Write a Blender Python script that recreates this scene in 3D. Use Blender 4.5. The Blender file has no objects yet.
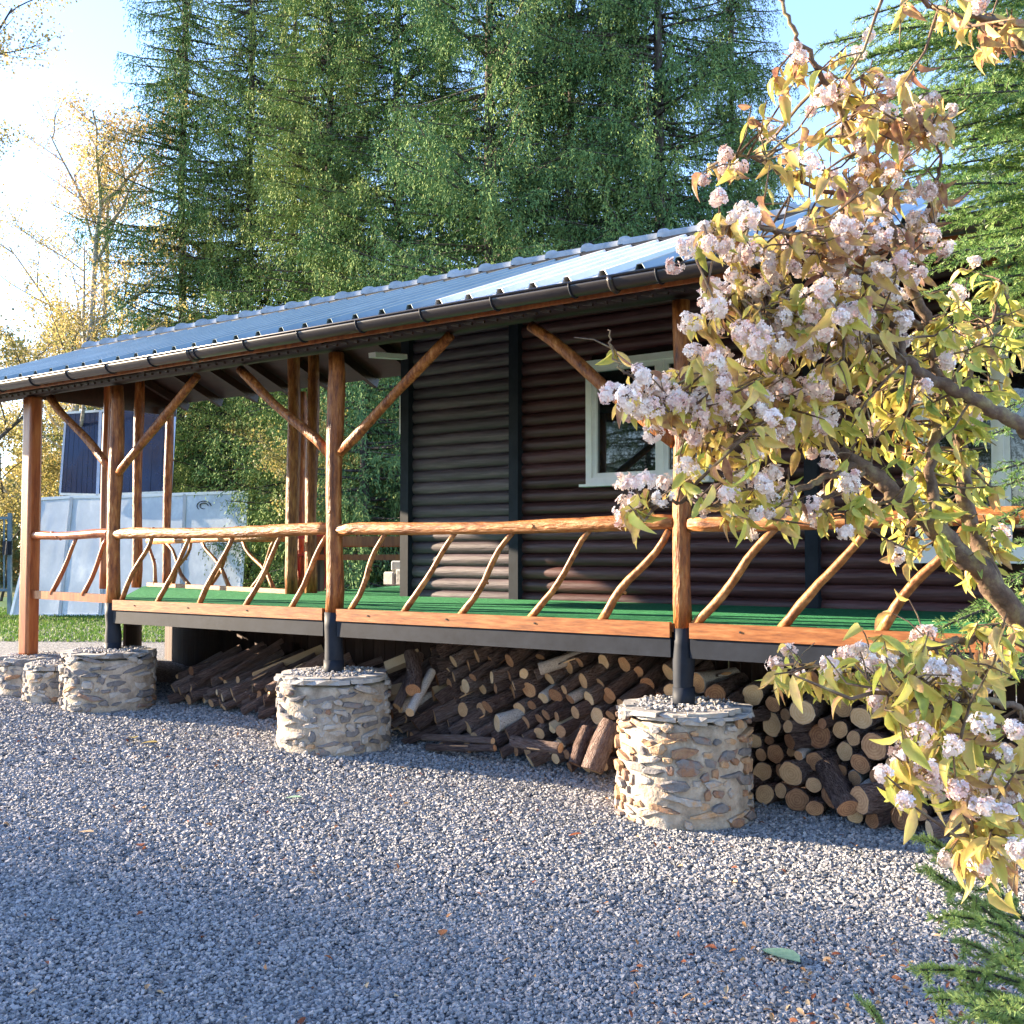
import bpy, math, random
import numpy as np
from mathutils import Vector, Matrix
random.seed(7); RNG=np.random.default_rng(11)
sc=bpy.context.scene
COL=sc.collection
sc.cycles.max_bounces=6; sc.cycles.diffuse_bounces=3; sc.cycles.glossy_bounces=3; sc.cycles.transmission_bounces=3
R=math.radians
# ------------------------------------------------------------------ camera
F=1024.0
YAW=R(34.1); PITCH=R(2.4)
CAM=Vector((2.875,-6.267,1.70))
fw=Vector((-math.sin(YAW)*math.cos(PITCH), math.cos(YAW)*math.cos(PITCH), math.sin(PITCH)))
rt=Vector((math.cos(YAW), math.sin(YAW),0))
up=rt.cross(fw)
cd=bpy.data.cameras.new('camera'); cam=bpy.data.objects.new('camera',cd); COL.objects.link(cam)
cam.location=CAM; cam.rotation_euler=(R(90)+PITCH,0,YAW)
cd.sensor_width=36; cd.lens=36*F/1024; cd.clip_end=2000; cd.clip_start=0.05
sc.camera=cam
def ray(px,py): return fw+rt*((px-512)/F)+up*((512-py)/F)
def PZ(px,py,Z):                     # point seen in direction (px,py) at a distance Z ahead
    return CAM+ray(px,py)*Z
def PY(px,py,y):                     # point on a vertical plane parallel to the house front
    d=ray(px,py); return CAM+d*((y-CAM.y)/d.y)
def PG(px,py,z=0.0):
    d=ray(px,py); return CAM+d*((z-CAM.z)/d.z)
def ground(x,y=0):
    return 0.30*(1-math.exp(min(x,0)/6.0))
def groundv(x): return 0.30*(1-np.exp(np.minimum(x,0)/6.0))
# ------------------------------------------------------------------ mesh helpers
def link(o,parent=None):
    COL.objects.link(o)
    if parent is not None: o.parent=parent
    return o
class MB:
    def __init__(s): s.v=[]; s.f=[]; s.m=[]; s.t=[]; s.n=0; s.sm=[]
    def add(s,vs,fs,m=0,t=0.5,sm=True):
        s.v.extend([tuple(p) for p in vs]); b=s.n
        s.f.extend([tuple(i+b for i in f) for f in fs]); s.m.extend([m]*len(fs)); s.sm.extend([sm]*len(fs))
        s.t.extend(t if isinstance(t,(list,tuple)) else [t]*len(vs)); s.n+=len(vs)
    def box(s,c,h,M=None,m=0,t=0.5):
        vs=[Vector((sx*h[0],sy*h[1],sz*h[2])) for sx in(-1,1) for sy in(-1,1) for sz in(-1,1)]
        if M is not None: vs=[M@v for v in vs]
        vs=[v+Vector(c) for v in vs]
        s.add(vs,[(0,1,3,2),(4,6,7,5),(0,4,5,1),(2,3,7,6),(0,2,6,4),(1,5,7,3)],m,t,False)
    def beam(s,a,b,w,h,m=0,t=0.5,upv=(0,0,1)):
        a=Vector(a); b=Vector(b); d=b-a; L=d.length; d.normalize()
        u=Vector(upv); x=d.cross(u); x.normalize(); u=x.cross(d)
        M=Matrix((x,d,u)).transposed()
        s.box((a+b)/2,(w/2,L/2,h/2),M,m,t)
    def tube(s,pts,rad,n=8,m=0,t=0.5,cap=True,capm=None,jit=0.0,seedphase=None):
        pts=[Vector(p) for p in pts]; k=len(pts)
        if not isinstance(rad,(list,tuple)): rad=[rad]*k
        ph=random.random()*6 if seedphase is None else seedphase
        prev=None; vs=[]
        for i,p in enumerate(pts):
            d=(pts[min(i+1,k-1)]-pts[max(i-1,0)]); d.normalize()
            if prev is None:
                a=Vector((0,0,1)) if abs(d.z)<.9 else Vector((1,0,0)); x=d.cross(a)
            else: x=prev-d*prev.dot(d)
            x.normalize(); prev=x; y=d.cross(x)
            for j in range(n):
                an=2*math.pi*j/n
                rr=rad[i]*(1+jit*(math.sin(3*an+ph+i*.9)*.5+random.uniform(-.5,.5)))
                vs.append(p+x*(math.cos(an)*rr)+y*(math.sin(an)*rr))
        fs=[]
        for i in range(k-1):
            for j in range(n):
                fs.append((i*n+j,i*n+(j+1)%n,(i+1)*n+(j+1)%n,(i+1)*n+j))
        s.add(vs,fs,m,t,True)
        if cap:
            b=s.n-k*n; cm=m if capm is None else capm
            s.f.append(tuple(b+j for j in range(n))[::-1]); s.m.append(cm); s.sm.append(False)
            s.f.append(tuple(b+(k-1)*n+j for j in range(n))); s.m.append(cm); s.sm.append(False)
    def build(s,name,mats,parent=None,smooth=True):
        me=bpy.data.meshes.new(name); me.from_pydata(s.v,[],s.f)
        for m in (mats if isinstance(mats,(list,tuple)) else [mats]): me.materials.append(m)
        me.polygons.foreach_set('material_index',s.m)
        me.polygons.foreach_set('use_smooth',[bool(q and smooth) for q in s.sm])
        at=me.attributes.new('t','FLOAT','POINT'); at.data.foreach_set('value',s.t)
        me.update()
        o=bpy.data.objects.new(name,me); link(o,parent); return o
def npmesh(name,V,Fc,t,mats,parent=None,smooth=False,midx=None):
    """V (N,3), Fc (M,k) equal sized faces, t (N,) -> object"""
    me=bpy.data.meshes.new(name); V=np.ascontiguousarray(V,dtype=np.float32); Fc=np.ascontiguousarray(Fc,dtype=np.int32)
    k=Fc.shape[1]
    me.vertices.add(len(V)); me.vertices.foreach_set('co',V.ravel())
    me.loops.add(Fc.size); me.loops.foreach_set('vertex_index',Fc.ravel())
    me.polygons.add(len(Fc)); me.polygons.foreach_set('loop_start',np.arange(0,Fc.size,k,dtype=np.int32))
    try: me.polygons.foreach_set('loop_total',np.full(len(Fc),k,dtype=np.int32))
    except Exception: pass
    if smooth: me.polygons.foreach_set('use_smooth',np.ones(len(Fc),dtype=bool))
    else: me.polygons.foreach_set('use_smooth',np.zeros(len(Fc),dtype=bool))
    for m in (mats if isinstance(mats,(list,tuple)) else [mats]): me.materials.append(m)
    if midx is not None: me.polygons.foreach_set('material_index',np.asarray(midx,dtype=np.int32))
    at=me.attributes.new('t','FLOAT','POINT'); at.data.foreach_set('value',np.asarray(t,dtype=np.float32))
    me.update(calc_edges=True)
    o=bpy.data.objects.new(name,me); link(o,parent); return o
def norm(a): return a/np.maximum(np.linalg.norm(a,axis=-1,keepdims=True),1e-9)
def frames(d,nrm):
    """columns: side, along d, normal"""
    d=norm(d); x=norm(np.cross(d,nrm)); z=np.cross(x,d); return np.stack([x,d,z],axis=-1)
def stamp(T,TF,Fr,pos,scale,t,tt=None):
    """copies template verts T(k,3), faces TF(m,q) under frames Fr(N,3,3)"""
    N=len(pos); k=len(T)
    sc_=np.asarray(scale,dtype=float)
    if sc_.ndim==1: sc_=sc_[:,None].repeat(3,1)
    X=T[None,:,:]*sc_[:,None,:]
    V=np.einsum('nij,nkj->nki',Fr,X)+pos[:,None,:]
    Fc=TF[None,:,:]+(np.arange(N)*k)[:,None,None]
    tv=np.repeat(np.asarray(t)[:,None],k,axis=1)
    if tt is not None: tv=tv+tt[None,:]
    return V.reshape(-1,3),Fc.reshape(-1,TF.shape[1]),tv.ravel()
def merge(parts):
    V=[];Fa=[];T=[];b=0
    for v,f,t in parts:
        V.append(v);Fa.append(f+b);T.append(t);b+=len(v)
    return np.concatenate(V),np.concatenate(Fa),np.concatenate(T)
def tag(o,label=None,cat=None,group=None,kind=None):
    if label: o['label']=label
    if cat: o['category']=cat
    if group: o['group']=group
    if kind: o['kind']=kind
    return o
def empty(name,loc,label,cat,group=None,rz=0):
    o=bpy.data.objects.new(name,None); o.empty_display_size=.2; link(o); o.location=loc; o.rotation_euler=(0,0,rz)
    return tag(o,label,cat,group)
def rebase(o,loc):
    """put the origin of a mesh object with world coordinates at loc"""
    o.data.transform(Matrix.Translation(-Vector(loc))); o.location=loc; return o
# ------------------------------------------------------------------ materials
def mat(name,ramp,src='noise',scale=8.0,mix=0.5,rough=.7,bump=0.0,bscale=40.0,bdist=.01,spec=.4,metal=0.0,
        transl=0.0,coat=0.0,stretch=(1,1,1),detail=6,voro=False,coord='Object',tcol=None,alpha=None):
    m=bpy.data.materials.new(name); m.use_nodes=True; nt=m.node_tree; N=nt.nodes; L=nt.links
    b=N['Principled BSDF']; out=N['Material Output']
    tc=N.new('ShaderNodeTexCoord'); mp=N.new('ShaderNodeMapping'); mp.inputs['Scale'].default_value=stretch
    L.new(tc.outputs[coord],mp.inputs['Vector'])
    nz=N.new('ShaderNodeTexNoise'); nz.inputs['Scale'].default_value=scale; nz.inputs['Detail'].default_value=detail
    nz.inputs['Roughness'].default_value=.65
    L.new(mp.outputs[0],nz.inputs['Vector'])
    fac=nz.outputs['Fac']
    st=N.new('ShaderNodeMapRange'); st.inputs['From Min'].default_value=.3; st.inputs['From Max'].default_value=.7
    L.new(fac,st.inputs['Value']); fac=st.outputs[0]
    if src in('attr','rand'):
        if src=='attr':
            a=N.new('ShaderNodeAttribute'); a.attribute_name='t'; s=a.outputs['Fac']
        else:
            a=N.new('ShaderNodeObjectInfo'); s=a.outputs['Random']
        mx=N.new('ShaderNodeMix'); mx.inputs['Factor'].default_value=mix
        L.new(s,mx.inputs['A']); L.new(fac,mx.inputs['B']); fac=mx.outputs['Result']
    cr=N.new('ShaderNodeValToRGB'); e=cr.color_ramp.elements
    while len(e)<len(ramp): e.new(.5)
    for i,(p,c) in enumerate(ramp): e[i].position=p; e[i].color=(*c,1)
    L.new(fac,cr.inputs['Fac']); L.new(cr.outputs['Color'],b.inputs['Base Color'])
    b.inputs['Roughness'].default_value=rough; b.inputs['Specular IOR Level'].default_value=spec
    b.inputs['Metallic'].default_value=metal; b.inputs['Coat Weight'].default_value=coat; b.inputs['Coat Roughness'].default_value=.25
    if bump>0:
        if voro:
            bn=N.new('ShaderNodeTexVoronoi'); bn.inputs['Scale'].default_value=bscale; bo=bn.outputs['Distance']
        else:
            bn=N.new('ShaderNodeTexNoise'); bn.inputs['Scale'].default_value=bscale; bn.inputs['Detail'].default_value=8; bo=bn.outputs['Fac']
        L.new(mp.outputs[0],bn.inputs['Vector'])
        bp=N.new('ShaderNodeBump'); bp.inputs['Strength'].default_value=bump; bp.inputs['Distance'].default_value=bdist
        L.new(bo,bp.inputs['Height']); L.new(bp.outputs[0],b.inputs['Normal'])
    if transl>0:
        tr=N.new('ShaderNodeBsdfTranslucent'); ms=N.new('ShaderNodeMixShader'); ms.inputs[0].default_value=transl
        L.new(cr.outputs['Color'],tr.inputs['Color']); L.new(b.outputs[0],ms.inputs[1]); L.new(tr.outputs[0],ms.inputs[2])
        L.new(ms.outputs[0],out.inputs['Surface'])
    return m
MT={}
MT['pole']=mat('varnished_pine_log',[(0,(.05,.014,.006)),(.35,(.20,.058,.014)),(.7,(.36,.13,.032)),(1,(.50,.25,.09))],scale=7,stretch=(3.5,3.5,.7),rough=.5,bump=.9,bscale=16,bdist=.02,coat=.08,spec=.3,detail=10)
MT['rail']=mat('varnished_pine_rail',[(0,(.07,.022,.009)),(.35,(.26,.09,.024)),(.7,(.42,.18,.055)),(1,(.56,.34,.17))],scale=7,stretch=(.7,3.5,3.5),rough=.52,bump=.9,bscale=16,bdist=.02,coat=.05,spec=.3,detail=10)
MT['branch']=mat('varnished_branch',[(0,(.09,.03,.012)),(.45,(.25,.095,.028)),(1,(.44,.22,.08))],scale=14,rough=.5,bump=.7,bscale=35,bdist=.01,coat=.05,spec=.3)
MT['redwood']=mat('red_stained_wood',[(0,(.16,.035,.012)),(.5,(.30,.085,.025)),(1,(.42,.15,.045))],scale=6,stretch=(3,3,.4),rough=.33,bump=.3,bscale=12,bdist=.006,coat=.4)
MT['fascia']=mat('orange_deck_board',[(0,(.15,.05,.018)),(.5,(.30,.11,.035)),(1,(.42,.19,.07))],scale=9,stretch=(.6,5,5),rough=.45,bump=.3,bscale=20,bdist=.004)
MT['steel']=mat('dark_grey_paint',[(0,(.011,.014,.021)),(1,(.022,.027,.038))],scale=6,rough=.6,spec=.15,bump=.15,bscale=30,bdist=.003)
MT['siding']=mat('dark_red_stained_siding',[(0,(.026,.010,.010)),(.5,(.07,.028,.029)),(.85,(.125,.06,.062)),(1,(.21,.14,.145))],src='attr',mix=.6,scale=5,stretch=(.45,3,7),rough=.42,bump=.5,bscale=11,bdist=.01,spec=.4,detail=9)
MT['siding_grey']=mat('faded_grey_siding',[(0,(.035,.027,.032)),(.5,(.085,.065,.078)),(.85,(.16,.125,.14)),(1,(.26,.21,.22))],src='attr',mix=.6,scale=5,stretch=(.45,3,7),rough=.5,bump=.5,bscale=11,bdist=.01,spec=.35,detail=9)
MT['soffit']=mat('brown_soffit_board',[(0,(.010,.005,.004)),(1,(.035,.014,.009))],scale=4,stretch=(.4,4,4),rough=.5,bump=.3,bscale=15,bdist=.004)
MT['roof']=mat('anthracite_sheet_metal',[(0,(.17,.24,.27)),(1,(.25,.33,.36))],scale=1.6,rough=.3,spec=.7,metal=.25,coat=.4,bump=.08,bscale=6,bdist=.004)
MT['glaresheet']=mat('roof_glare_sheet',[(0,(.62,.64,.66)),(1,(.82,.83,.84))],scale=2.5,rough=.35,spec=.5,metal=.2)  # near-white base colour stands in for glare on the roof sheets
MT['ridge']=mat('weathered_ridge_metal',[(0,(.26,.28,.28)),(1,(.46,.48,.48))],scale=7,rough=.4,spec=.5,metal=.3,bump=.2,bscale=30,bdist=.003)
MT['gutter']=mat('brown_gutter_metal',[(0,(.016,.012,.013)),(1,(.03,.023,.024))],scale=4,rough=.36,spec=.6,coat=.2)
MT['white']=mat('white_window_frame',[(0,(.78,.78,.77)),(1,(.86,.86,.85))],scale=10,rough=.35)
MT['carpet']=mat('green_turf_carpet',[(0,(.018,.12,.05)),(.6,(.035,.20,.085)),(1,(.08,.31,.14))],scale=30,rough=.95,bump=.8,bscale=260,bdist=.01,spec=.1)
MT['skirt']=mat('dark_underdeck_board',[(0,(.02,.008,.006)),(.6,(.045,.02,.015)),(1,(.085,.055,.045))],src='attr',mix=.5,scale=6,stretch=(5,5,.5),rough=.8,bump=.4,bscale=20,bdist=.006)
MT['mortar']=mat('pale_mortar',[(0,(.20,.165,.13)),(.5,(.36,.305,.245)),(1,(.50,.44,.37))],scale=9,rough=.95,bump=.9,bscale=45,bdist=.012,spec=.2)
MT['stone']=mat('rough_quarry_stone',[(0,(.09,.09,.095)),(.25,(.2,.19,.19)),(.40,(.25,.14,.09)),(.62,(.43,.28,.16)),(.75,(.33,.31,.29)),(1,(.5,.46,.41))],src='attr',mix=.28,scale=22,rough=.88,bump=.8,bscale=60,bdist=.008,spec=.25)
MT['slab']=mat('grey_cap_slab',[(0,(.15,.15,.155)),(.5,(.31,.30,.29)),(1,(.48,.45,.41))],src='attr',mix=.4,scale=14,rough=.9,bump=.7,bscale=40,bdist=.008,spec=.25)
MT['barkspruce']=mat('log_bark_grey_brown',[(0,(.07,.045,.042)),(.3,(.20,.135,.12)),(.6,(.33,.24,.215)),(1,(.5,.42,.39))],src='rand',mix=.62,scale=2.2,stretch=(2.2,3.2,2.2),rough=.92,bump=1.0,bscale=4,bdist=.22,detail=10,spec=.15)
MT['barkbirch']=mat('log_bark_pale_birch',[(0,(.08,.07,.065)),(.4,(.42,.38,.35)),(1,(.62,.58,.54))],scale=6,stretch=(2,6,2),rough=.8,bump=.4,bscale=14,bdist=.006,spec=.2)
MT['split']=mat('split_wood_face',[(0,(.3,.2,.11)),(.5,(.46,.33,.2)),(1,(.58,.45,.3))],src='rand',mix=.5,scale=7,stretch=(8,1,8),rough=.85,bump=.5,bscale=15,bdist=.006,spec=.15)
def endmat():
    m=bpy.data.materials.new('log_cut_end'); m.use_nodes=True; nt=m.node_tree; N=nt.nodes; L=nt.links; b=N['Principled BSDF']
    tc=N.new('ShaderNodeTexCoord'); mp=N.new('ShaderNodeMapping'); mp.inputs['Scale'].default_value=(1,0,1)
    L.new(tc.outputs['Object'],mp.inputs['Vector'])
    w=N.new('ShaderNodeTexWave'); w.wave_type='RINGS'; w.rings_direction='Y'; w.inputs['Scale'].default_value=1.5; w.inputs['Distortion'].default_value=1.6; w.inputs['Detail'].default_value=3
    L.new(mp.outputs[0],w.inputs['Vector'])
    nz=N.new('ShaderNodeTexNoise'); nz.inputs['Scale'].default_value=1.7; nz.inputs['Detail'].default_value=12; nz.inputs['Roughness'].default_value=.75; L.new(tc.outputs['Object'],nz.inputs['Vector'])
    oi=N.new('ShaderNodeObjectInfo')
    ad=N.new('ShaderNodeMix'); ad.inputs['Factor'].default_value=.55; L.new(oi.outputs['Random'],ad.inputs['A']); L.new(nz.outputs['Fac'],ad.inputs['B'])
    ad2=N.new('ShaderNodeMix'); ad2.inputs['Factor'].default_value=.09; L.new(ad.outputs['Result'],ad2.inputs['A']); L.new(w.outputs['Fac'],ad2.inputs['B'])
    cr=N.new('ShaderNodeValToRGB'); e=cr.color_ramp.elements
    cols=[(.25,(.20,.09,.05)),(.42,(.46,.24,.125)),(.6,(.68,.43,.23)),(.8,(.82,.62,.39))]
    while len(e)<4: e.new(.5)
    for i,(p,c) in enumerate(cols): e[i].position=p; e[i].color=(*c,1)
    L.new(ad2.outputs['Result'],cr.inputs['Fac']); L.new(cr.outputs[0],b.inputs['Base Color']); b.inputs['Roughness'].default_value=.85
    b.inputs['Specular IOR Level'].default_value=.2
    return m
MT['end']=endmat()
MT['trunk']=mat('tree_bark',[(0,(.025,.022,.02)),(.5,(.065,.056,.05)),(1,(.15,.13,.115))],scale=4,stretch=(4,4,1),rough=.95,bump=.8,bscale=8,bdist=.03,spec=.15)
MT['birchtrunk']=mat('birch_bark',[(0,(.05,.045,.04)),(.35,(.22,.2,.17)),(1,(.5,.47,.42))],scale=3,stretch=(2,2,5),rough=.85,spec=.2)
MT['needle']=mat('spruce_needles',[(0,(.03,.075,.04)),(.35,(.075,.155,.065)),(.65,(.14,.22,.07)),(1,(.27,.30,.09))],src='attr',mix=.3,scale=.35,rough=.8,transl=0,spec=.1,detail=3)
MT['needle_near']=mat('near_spruce_needles',[(0,(.04,.10,.03)),(.5,(.10,.21,.05)),(1,(.36,.46,.15))],src='attr',mix=.25,scale=3,rough=.5,transl=.3,spec=.35)
MT['autumn']=mat('autumn_leaves',[(0,(.08,.11,.04)),(.3,(.21,.21,.07)),(.6,(.42,.33,.12)),(.85,(.50,.33,.17)),(1,(.45,.25,.17))],src='attr',mix=.45,scale=.25,rough=.6,transl=.4,spec=.25,detail=3)
MT['vleaf']=mat('viburnum_leaves',[(0,(.15,.05,.05)),(.18,(.42,.22,.12)),(.36,(.72,.52,.16)),(.58,(.64,.60,.13)),(.8,(.36,.44,.09)),(1,(.14,.24,.08))],src='attr',mix=.3,scale=22,rough=.42,transl=.42,spec=.4,bump=.3,bscale=60,bdist=.003)
MT['petal']=mat('viburnum_petals',[(0,(.62,.30,.26)),(.25,(.84,.58,.52)),(.5,(.90,.76,.68)),(1,(.93,.87,.79))],src='attr',mix=.25,scale=30,rough=.55,transl=.22,spec=.25)
MT['vbark']=mat('viburnum_bark',[(0,(.06,.04,.03)),(.5,(.15,.1,.07)),(.8,(.24,.19,.1)),(1,(.33,.3,.16))],scale=18,rough=.9,bump=.8,bscale=50,bdist=.008,spec=.2)
MT['litter']=mat('fallen_leaf_brown',[(0,(.1,.03,.02)),(.4,(.28,.09,.04)),(.7,(.42,.22,.09)),(1,(.5,.4,.25))],src='attr',mix=.2,scale=20,rough=.7,transl=.15,spec=.2)
MT['greenleaf']=mat('dull_green_leaf',[(0,(.14,.27,.18)),(1,(.24,.38,.26))],scale=40,rough=.6,transl=.1)
MT['grass']=mat('grass_blades',[(0,(.03,.09,.015)),(.6,(.08,.17,.03)),(1,(.2,.24,.06))],src='attr',mix=.3,scale=1,rough=.6,transl=.3,spec=.25)
MT['gstone']=mat('crushed_gravel_stone',[(0,(.08,.086,.096)),(.3,(.18,.185,.195)),(.6,(.28,.28,.29)),(.85,(.41,.39,.38)),(1,(.48,.38,.31))],src='attr',mix=.12,scale=60,rough=.85,spec=.3)
MT['pv']=mat('solar_cell_glass',[(0,(.007,.012,.035)),(1,(.012,.02,.055))],scale=3,rough=.12,spec=.6,coat=.5)
MT['alu']=mat('aluminium_frame',[(0,(.5,.52,.54)),(1,(.62,.64,.66))],scale=8,rough=.35,metal=.7)
MT['film']=mat('plastic_film',[(0,(.42,.48,.55)),(.6,(.55,.61,.67)),(1,(.78,.82,.85))],scale=1.6,rough=.25,spec=.5,bump=.6,bscale=7,bdist=.02,coat=.3,transl=.2,stretch=(1,1,.6))
MT['blue']=mat('blue_grey_gate_paint',[(0,(.07,.13,.18)),(1,(.12,.2,.26))],scale=5,rough=.45)
MT['redpaint']=mat('red_chair_paint',[(0,(.4,.03,.03)),(1,(.55,.06,.05))],scale=5,rough=.4)
MT['pane']=mat('window_glass_dark_room',[(0,(.006,.008,.01)),(1,(.012,.014,.016))],scale=2,rough=.02,spec=.9,coat=.6)
MT['pane'].node_tree.nodes['Principled BSDF'].inputs['Coat Roughness'].default_value=.02
MT['black']=mat('black_fitting',[(0,(.012,.012,.013)),(1,(.03,.03,.03))],scale=5,rough=.45)
MT['limestone']=mat('pale_block_stone',[(0,(.3,.3,.28)),(1,(.5,.49,.46))],scale=9,rough=.9,bump=.5,bscale=30,bdist=.01)
def gravelmat():
    m=bpy.data.materials.new('gravel_sheet'); m.use_nodes=True; nt=m.node_tree; N=nt.nodes; L=nt.links; b=N['Principled BSDF']
    tc=N.new('ShaderNodeTexCoord')
    v=N.new('ShaderNodeTexVoronoi'); v.inputs['Scale'].default_value=62; L.new(tc.outputs['Object'],v.inputs['Vector'])
    sp=N.new('ShaderNodeSeparateColor'); L.new(v.outputs['Color'],sp.inputs[0])
    cr=N.new('ShaderNodeValToRGB'); e=cr.color_ramp.elements
    cols=[(0,(.045,.05,.06)),(.4,(.15,.16,.175)),(.8,(.32,.325,.34)),(1,(.47,.46,.45))]
    while len(e)<4: e.new(.5)
    for i,(p,c) in enumerate(cols): e[i].position=p; e[i].color=(*c,1)
    L.new(sp.outputs[0],cr.inputs[0])
    v2=N.new('ShaderNodeTexVoronoi'); v2.inputs['Scale'].default_value=62; v2.feature='DISTANCE_TO_EDGE'; L.new(tc.outputs['Object'],v2.inputs['Vector'])
    mr=N.new('ShaderNodeMapRange'); mr.inputs['From Max'].default_value=.14; L.new(v2.outputs['Distance'],mr.inputs['Value'])
    nz=N.new('ShaderNodeTexNoise'); nz.inputs['Scale'].default_value=.8; nz.inputs['Detail'].default_value=5; L.new(tc.outputs['Object'],nz.inputs['Vector'])
    mx=N.new('ShaderNodeMix'); mx.data_type='RGBA'; mx.blend_type='MULTIPLY'; mx.inputs['Factor'].default_value=.5
    L.new(cr.outputs[0],mx.inputs[6]); L.new(nz.outputs['Fac'],mx.inputs[7])
    L.new(cr.outputs[0],b.inputs['Base Color'])
    bp=N.new('ShaderNodeBump'); bp.inputs['Strength'].default_value=.9; bp.inputs['Distance'].default_value=.012
    L.new(mr.outputs[0],bp.inputs['Height']); L.new(bp.outputs[0],b.inputs['Normal']); b.inputs['Roughness'].default_value=.9
    return m
MT['gravel']=gravelmat()
MT['floor']=mat('forest_floor',[(0,(.05,.045,.02)),(.4,(.06,.09,.025)),(.7,(.14,.12,.05)),(1,(.25,.16,.07))],scale=1.2,rough=.95,bump=.6,bscale=12,bdist=.05,spec=.1)
# ------------------------------------------------------------------ world + sun
SUN_EL=R(15.5)
LD=Vector((1.163,.28,0)).normalized()          # the way the light travels over the ground
w=bpy.data.worlds.new('World'); sc.world=w; w.use_nodes=True; nt=w.node_tree
sky=nt.nodes.new('ShaderNodeTexSky'); sky.sky_type='NISHITA'; sky.sun_disc=False
sky.sun_elevation=SUN_EL; sky.sun_rotation=math.atan2(-LD.x,-LD.y)%(2*math.pi); sky.air_density=1.0; sky.dust_density=.0; sky.ozone_density=1.6
tn=nt.nodes.new('ShaderNodeMix'); tn.data_type='RGBA'; tn.blend_type='MULTIPLY'; tn.inputs['Factor'].default_value=1; tn.inputs[7].default_value=(.96,.97,1.16,1)
nt.links.new(sky.outputs[0],tn.inputs[6]); nt.links.new(tn.outputs[2],nt.nodes['Background'].inputs[0]); nt.nodes['Background'].inputs[1].default_value=.10
sl=bpy.data.lights.new('sun','SUN'); sl.energy=5.0; sl.angle=R(.5); sl.color=(1,.80,.56)
so=bpy.data.objects.new('sun',sl); link(so)
d=Vector((LD.x*math.cos(SUN_EL),LD.y*math.cos(SUN_EL),-math.sin(SUN_EL)))
so.rotation_euler=d.to_track_quat('-Z','Y').to_euler(); so.location=(-20,-8,15)
sc.view_settings.view_transform='Standard'; sc.view_settings.look='None'; sc.view_settings.exposure=2.72; sc.view_settings.gamma=1
# ------------------------------------------------------------------ ground
def sheet(name,xs,ys,dz,m,mask=None):
    X,Y=np.meshgrid(xs,ys,indexing='ij'); Zz=groundv(X)+dz
    V=np.stack([X,Y,Zz],-1).reshape(-1,3); ny=len(ys)
    i,j=np.meshgrid(np.arange(len(xs)-1),np.arange(ny-1),indexing='ij'); a=(i*ny+j).ravel()
    Fc=np.stack([a,a+ny,a+ny+1,a+1],-1)
    return npmesh(name,V,Fc,np.zeros(len(V))+.5,m,smooth=True)
xs=np.concatenate([[-900,-300,-120,-60],np.arange(-40,20,.8),[30,60,150,400,900]])
g=sheet('ground',xs,np.array([-900,-200,-60,-20,0,5,10,20,40,80,200,900.]),-.012,MT['floor']); tag(g,kind='structure')
g=sheet('gravel_yard',np.concatenate([np.arange(-17,12,.4)]),np.array([-14,-10,-6,-3,-1,0,1,2,4,7.5]),-.004,MT['gravel']); tag(g,kind='structure')
# loose stones lying on the yard
def stones():
    P=[];S=[]
    def sample(z0,z1,dens,smin,smax):
        n=int(dens*(z1-z0)*(z1+z0)/2*1.12)
        Z=np.sqrt(RNG.uniform(z0*z0,z1*z1,n)); q=RNG.uniform(-.56,.56,n)
        x=CAM.x+(-math.sin(YAW))*Z+q*Z*math.cos(YAW); y=CAM.y+math.cos(YAW)*Z+q*Z*math.sin(YAW)
        k=(y<1.4)&(x<8); x=x[k];y=y[k]
        s=RNG.uniform(smin,smax,len(x))*RNG.choice([.7,1,1,1.25],len(x))
        P.append(np.stack([x,y,groundv(x)+s*.25],-1)); S.append(s)
    sample(3.0,5.0,6200,.0058,.0102); sample(5.0,7.5,3900,.0072,.0118); sample(7.5,12.5,1900,.009,.015)
    P=np.concatenate(P);S=np.concatenate(S);n=len(P)
    T=np.array([(x,y,z) for x in(-1,1) for y in(-1,1) for z in(-1,1)],float)
    TF=np.array([(0,1,3,2),(4,6,7,5),(0,4,5,1),(2,3,7,6),(0,2,6,4),(1,5,7,3)])
    V=T[None]*RNG.uniform(.45,1.0,(n,8,3))*(S[:,None,None])*np.array([1.15,.9,.62])
    q=norm(RNG.normal(size=(n,3))+np.array([0,0,2.2])); Fr=frames(np.cross(q,RNG.normal(size=(n,3))),q)
    V=np.einsum('nij,nkj->nki',Fr,V)+P[:,None,:]
    Fc=TF[None]+(np.arange(n)*8)[:,None,None]
    t=np.repeat(RNG.beta(1.6,1.6,n)[:,None],8,1)
    o=npmesh('gravel',V.reshape(-1,3),Fc.reshape(-1,4),t.ravel(),MT['gstone'])
    tag(o,'loose crushed blue-grey gravel covering the yard','gravel',kind='stuff')
stones()
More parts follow.
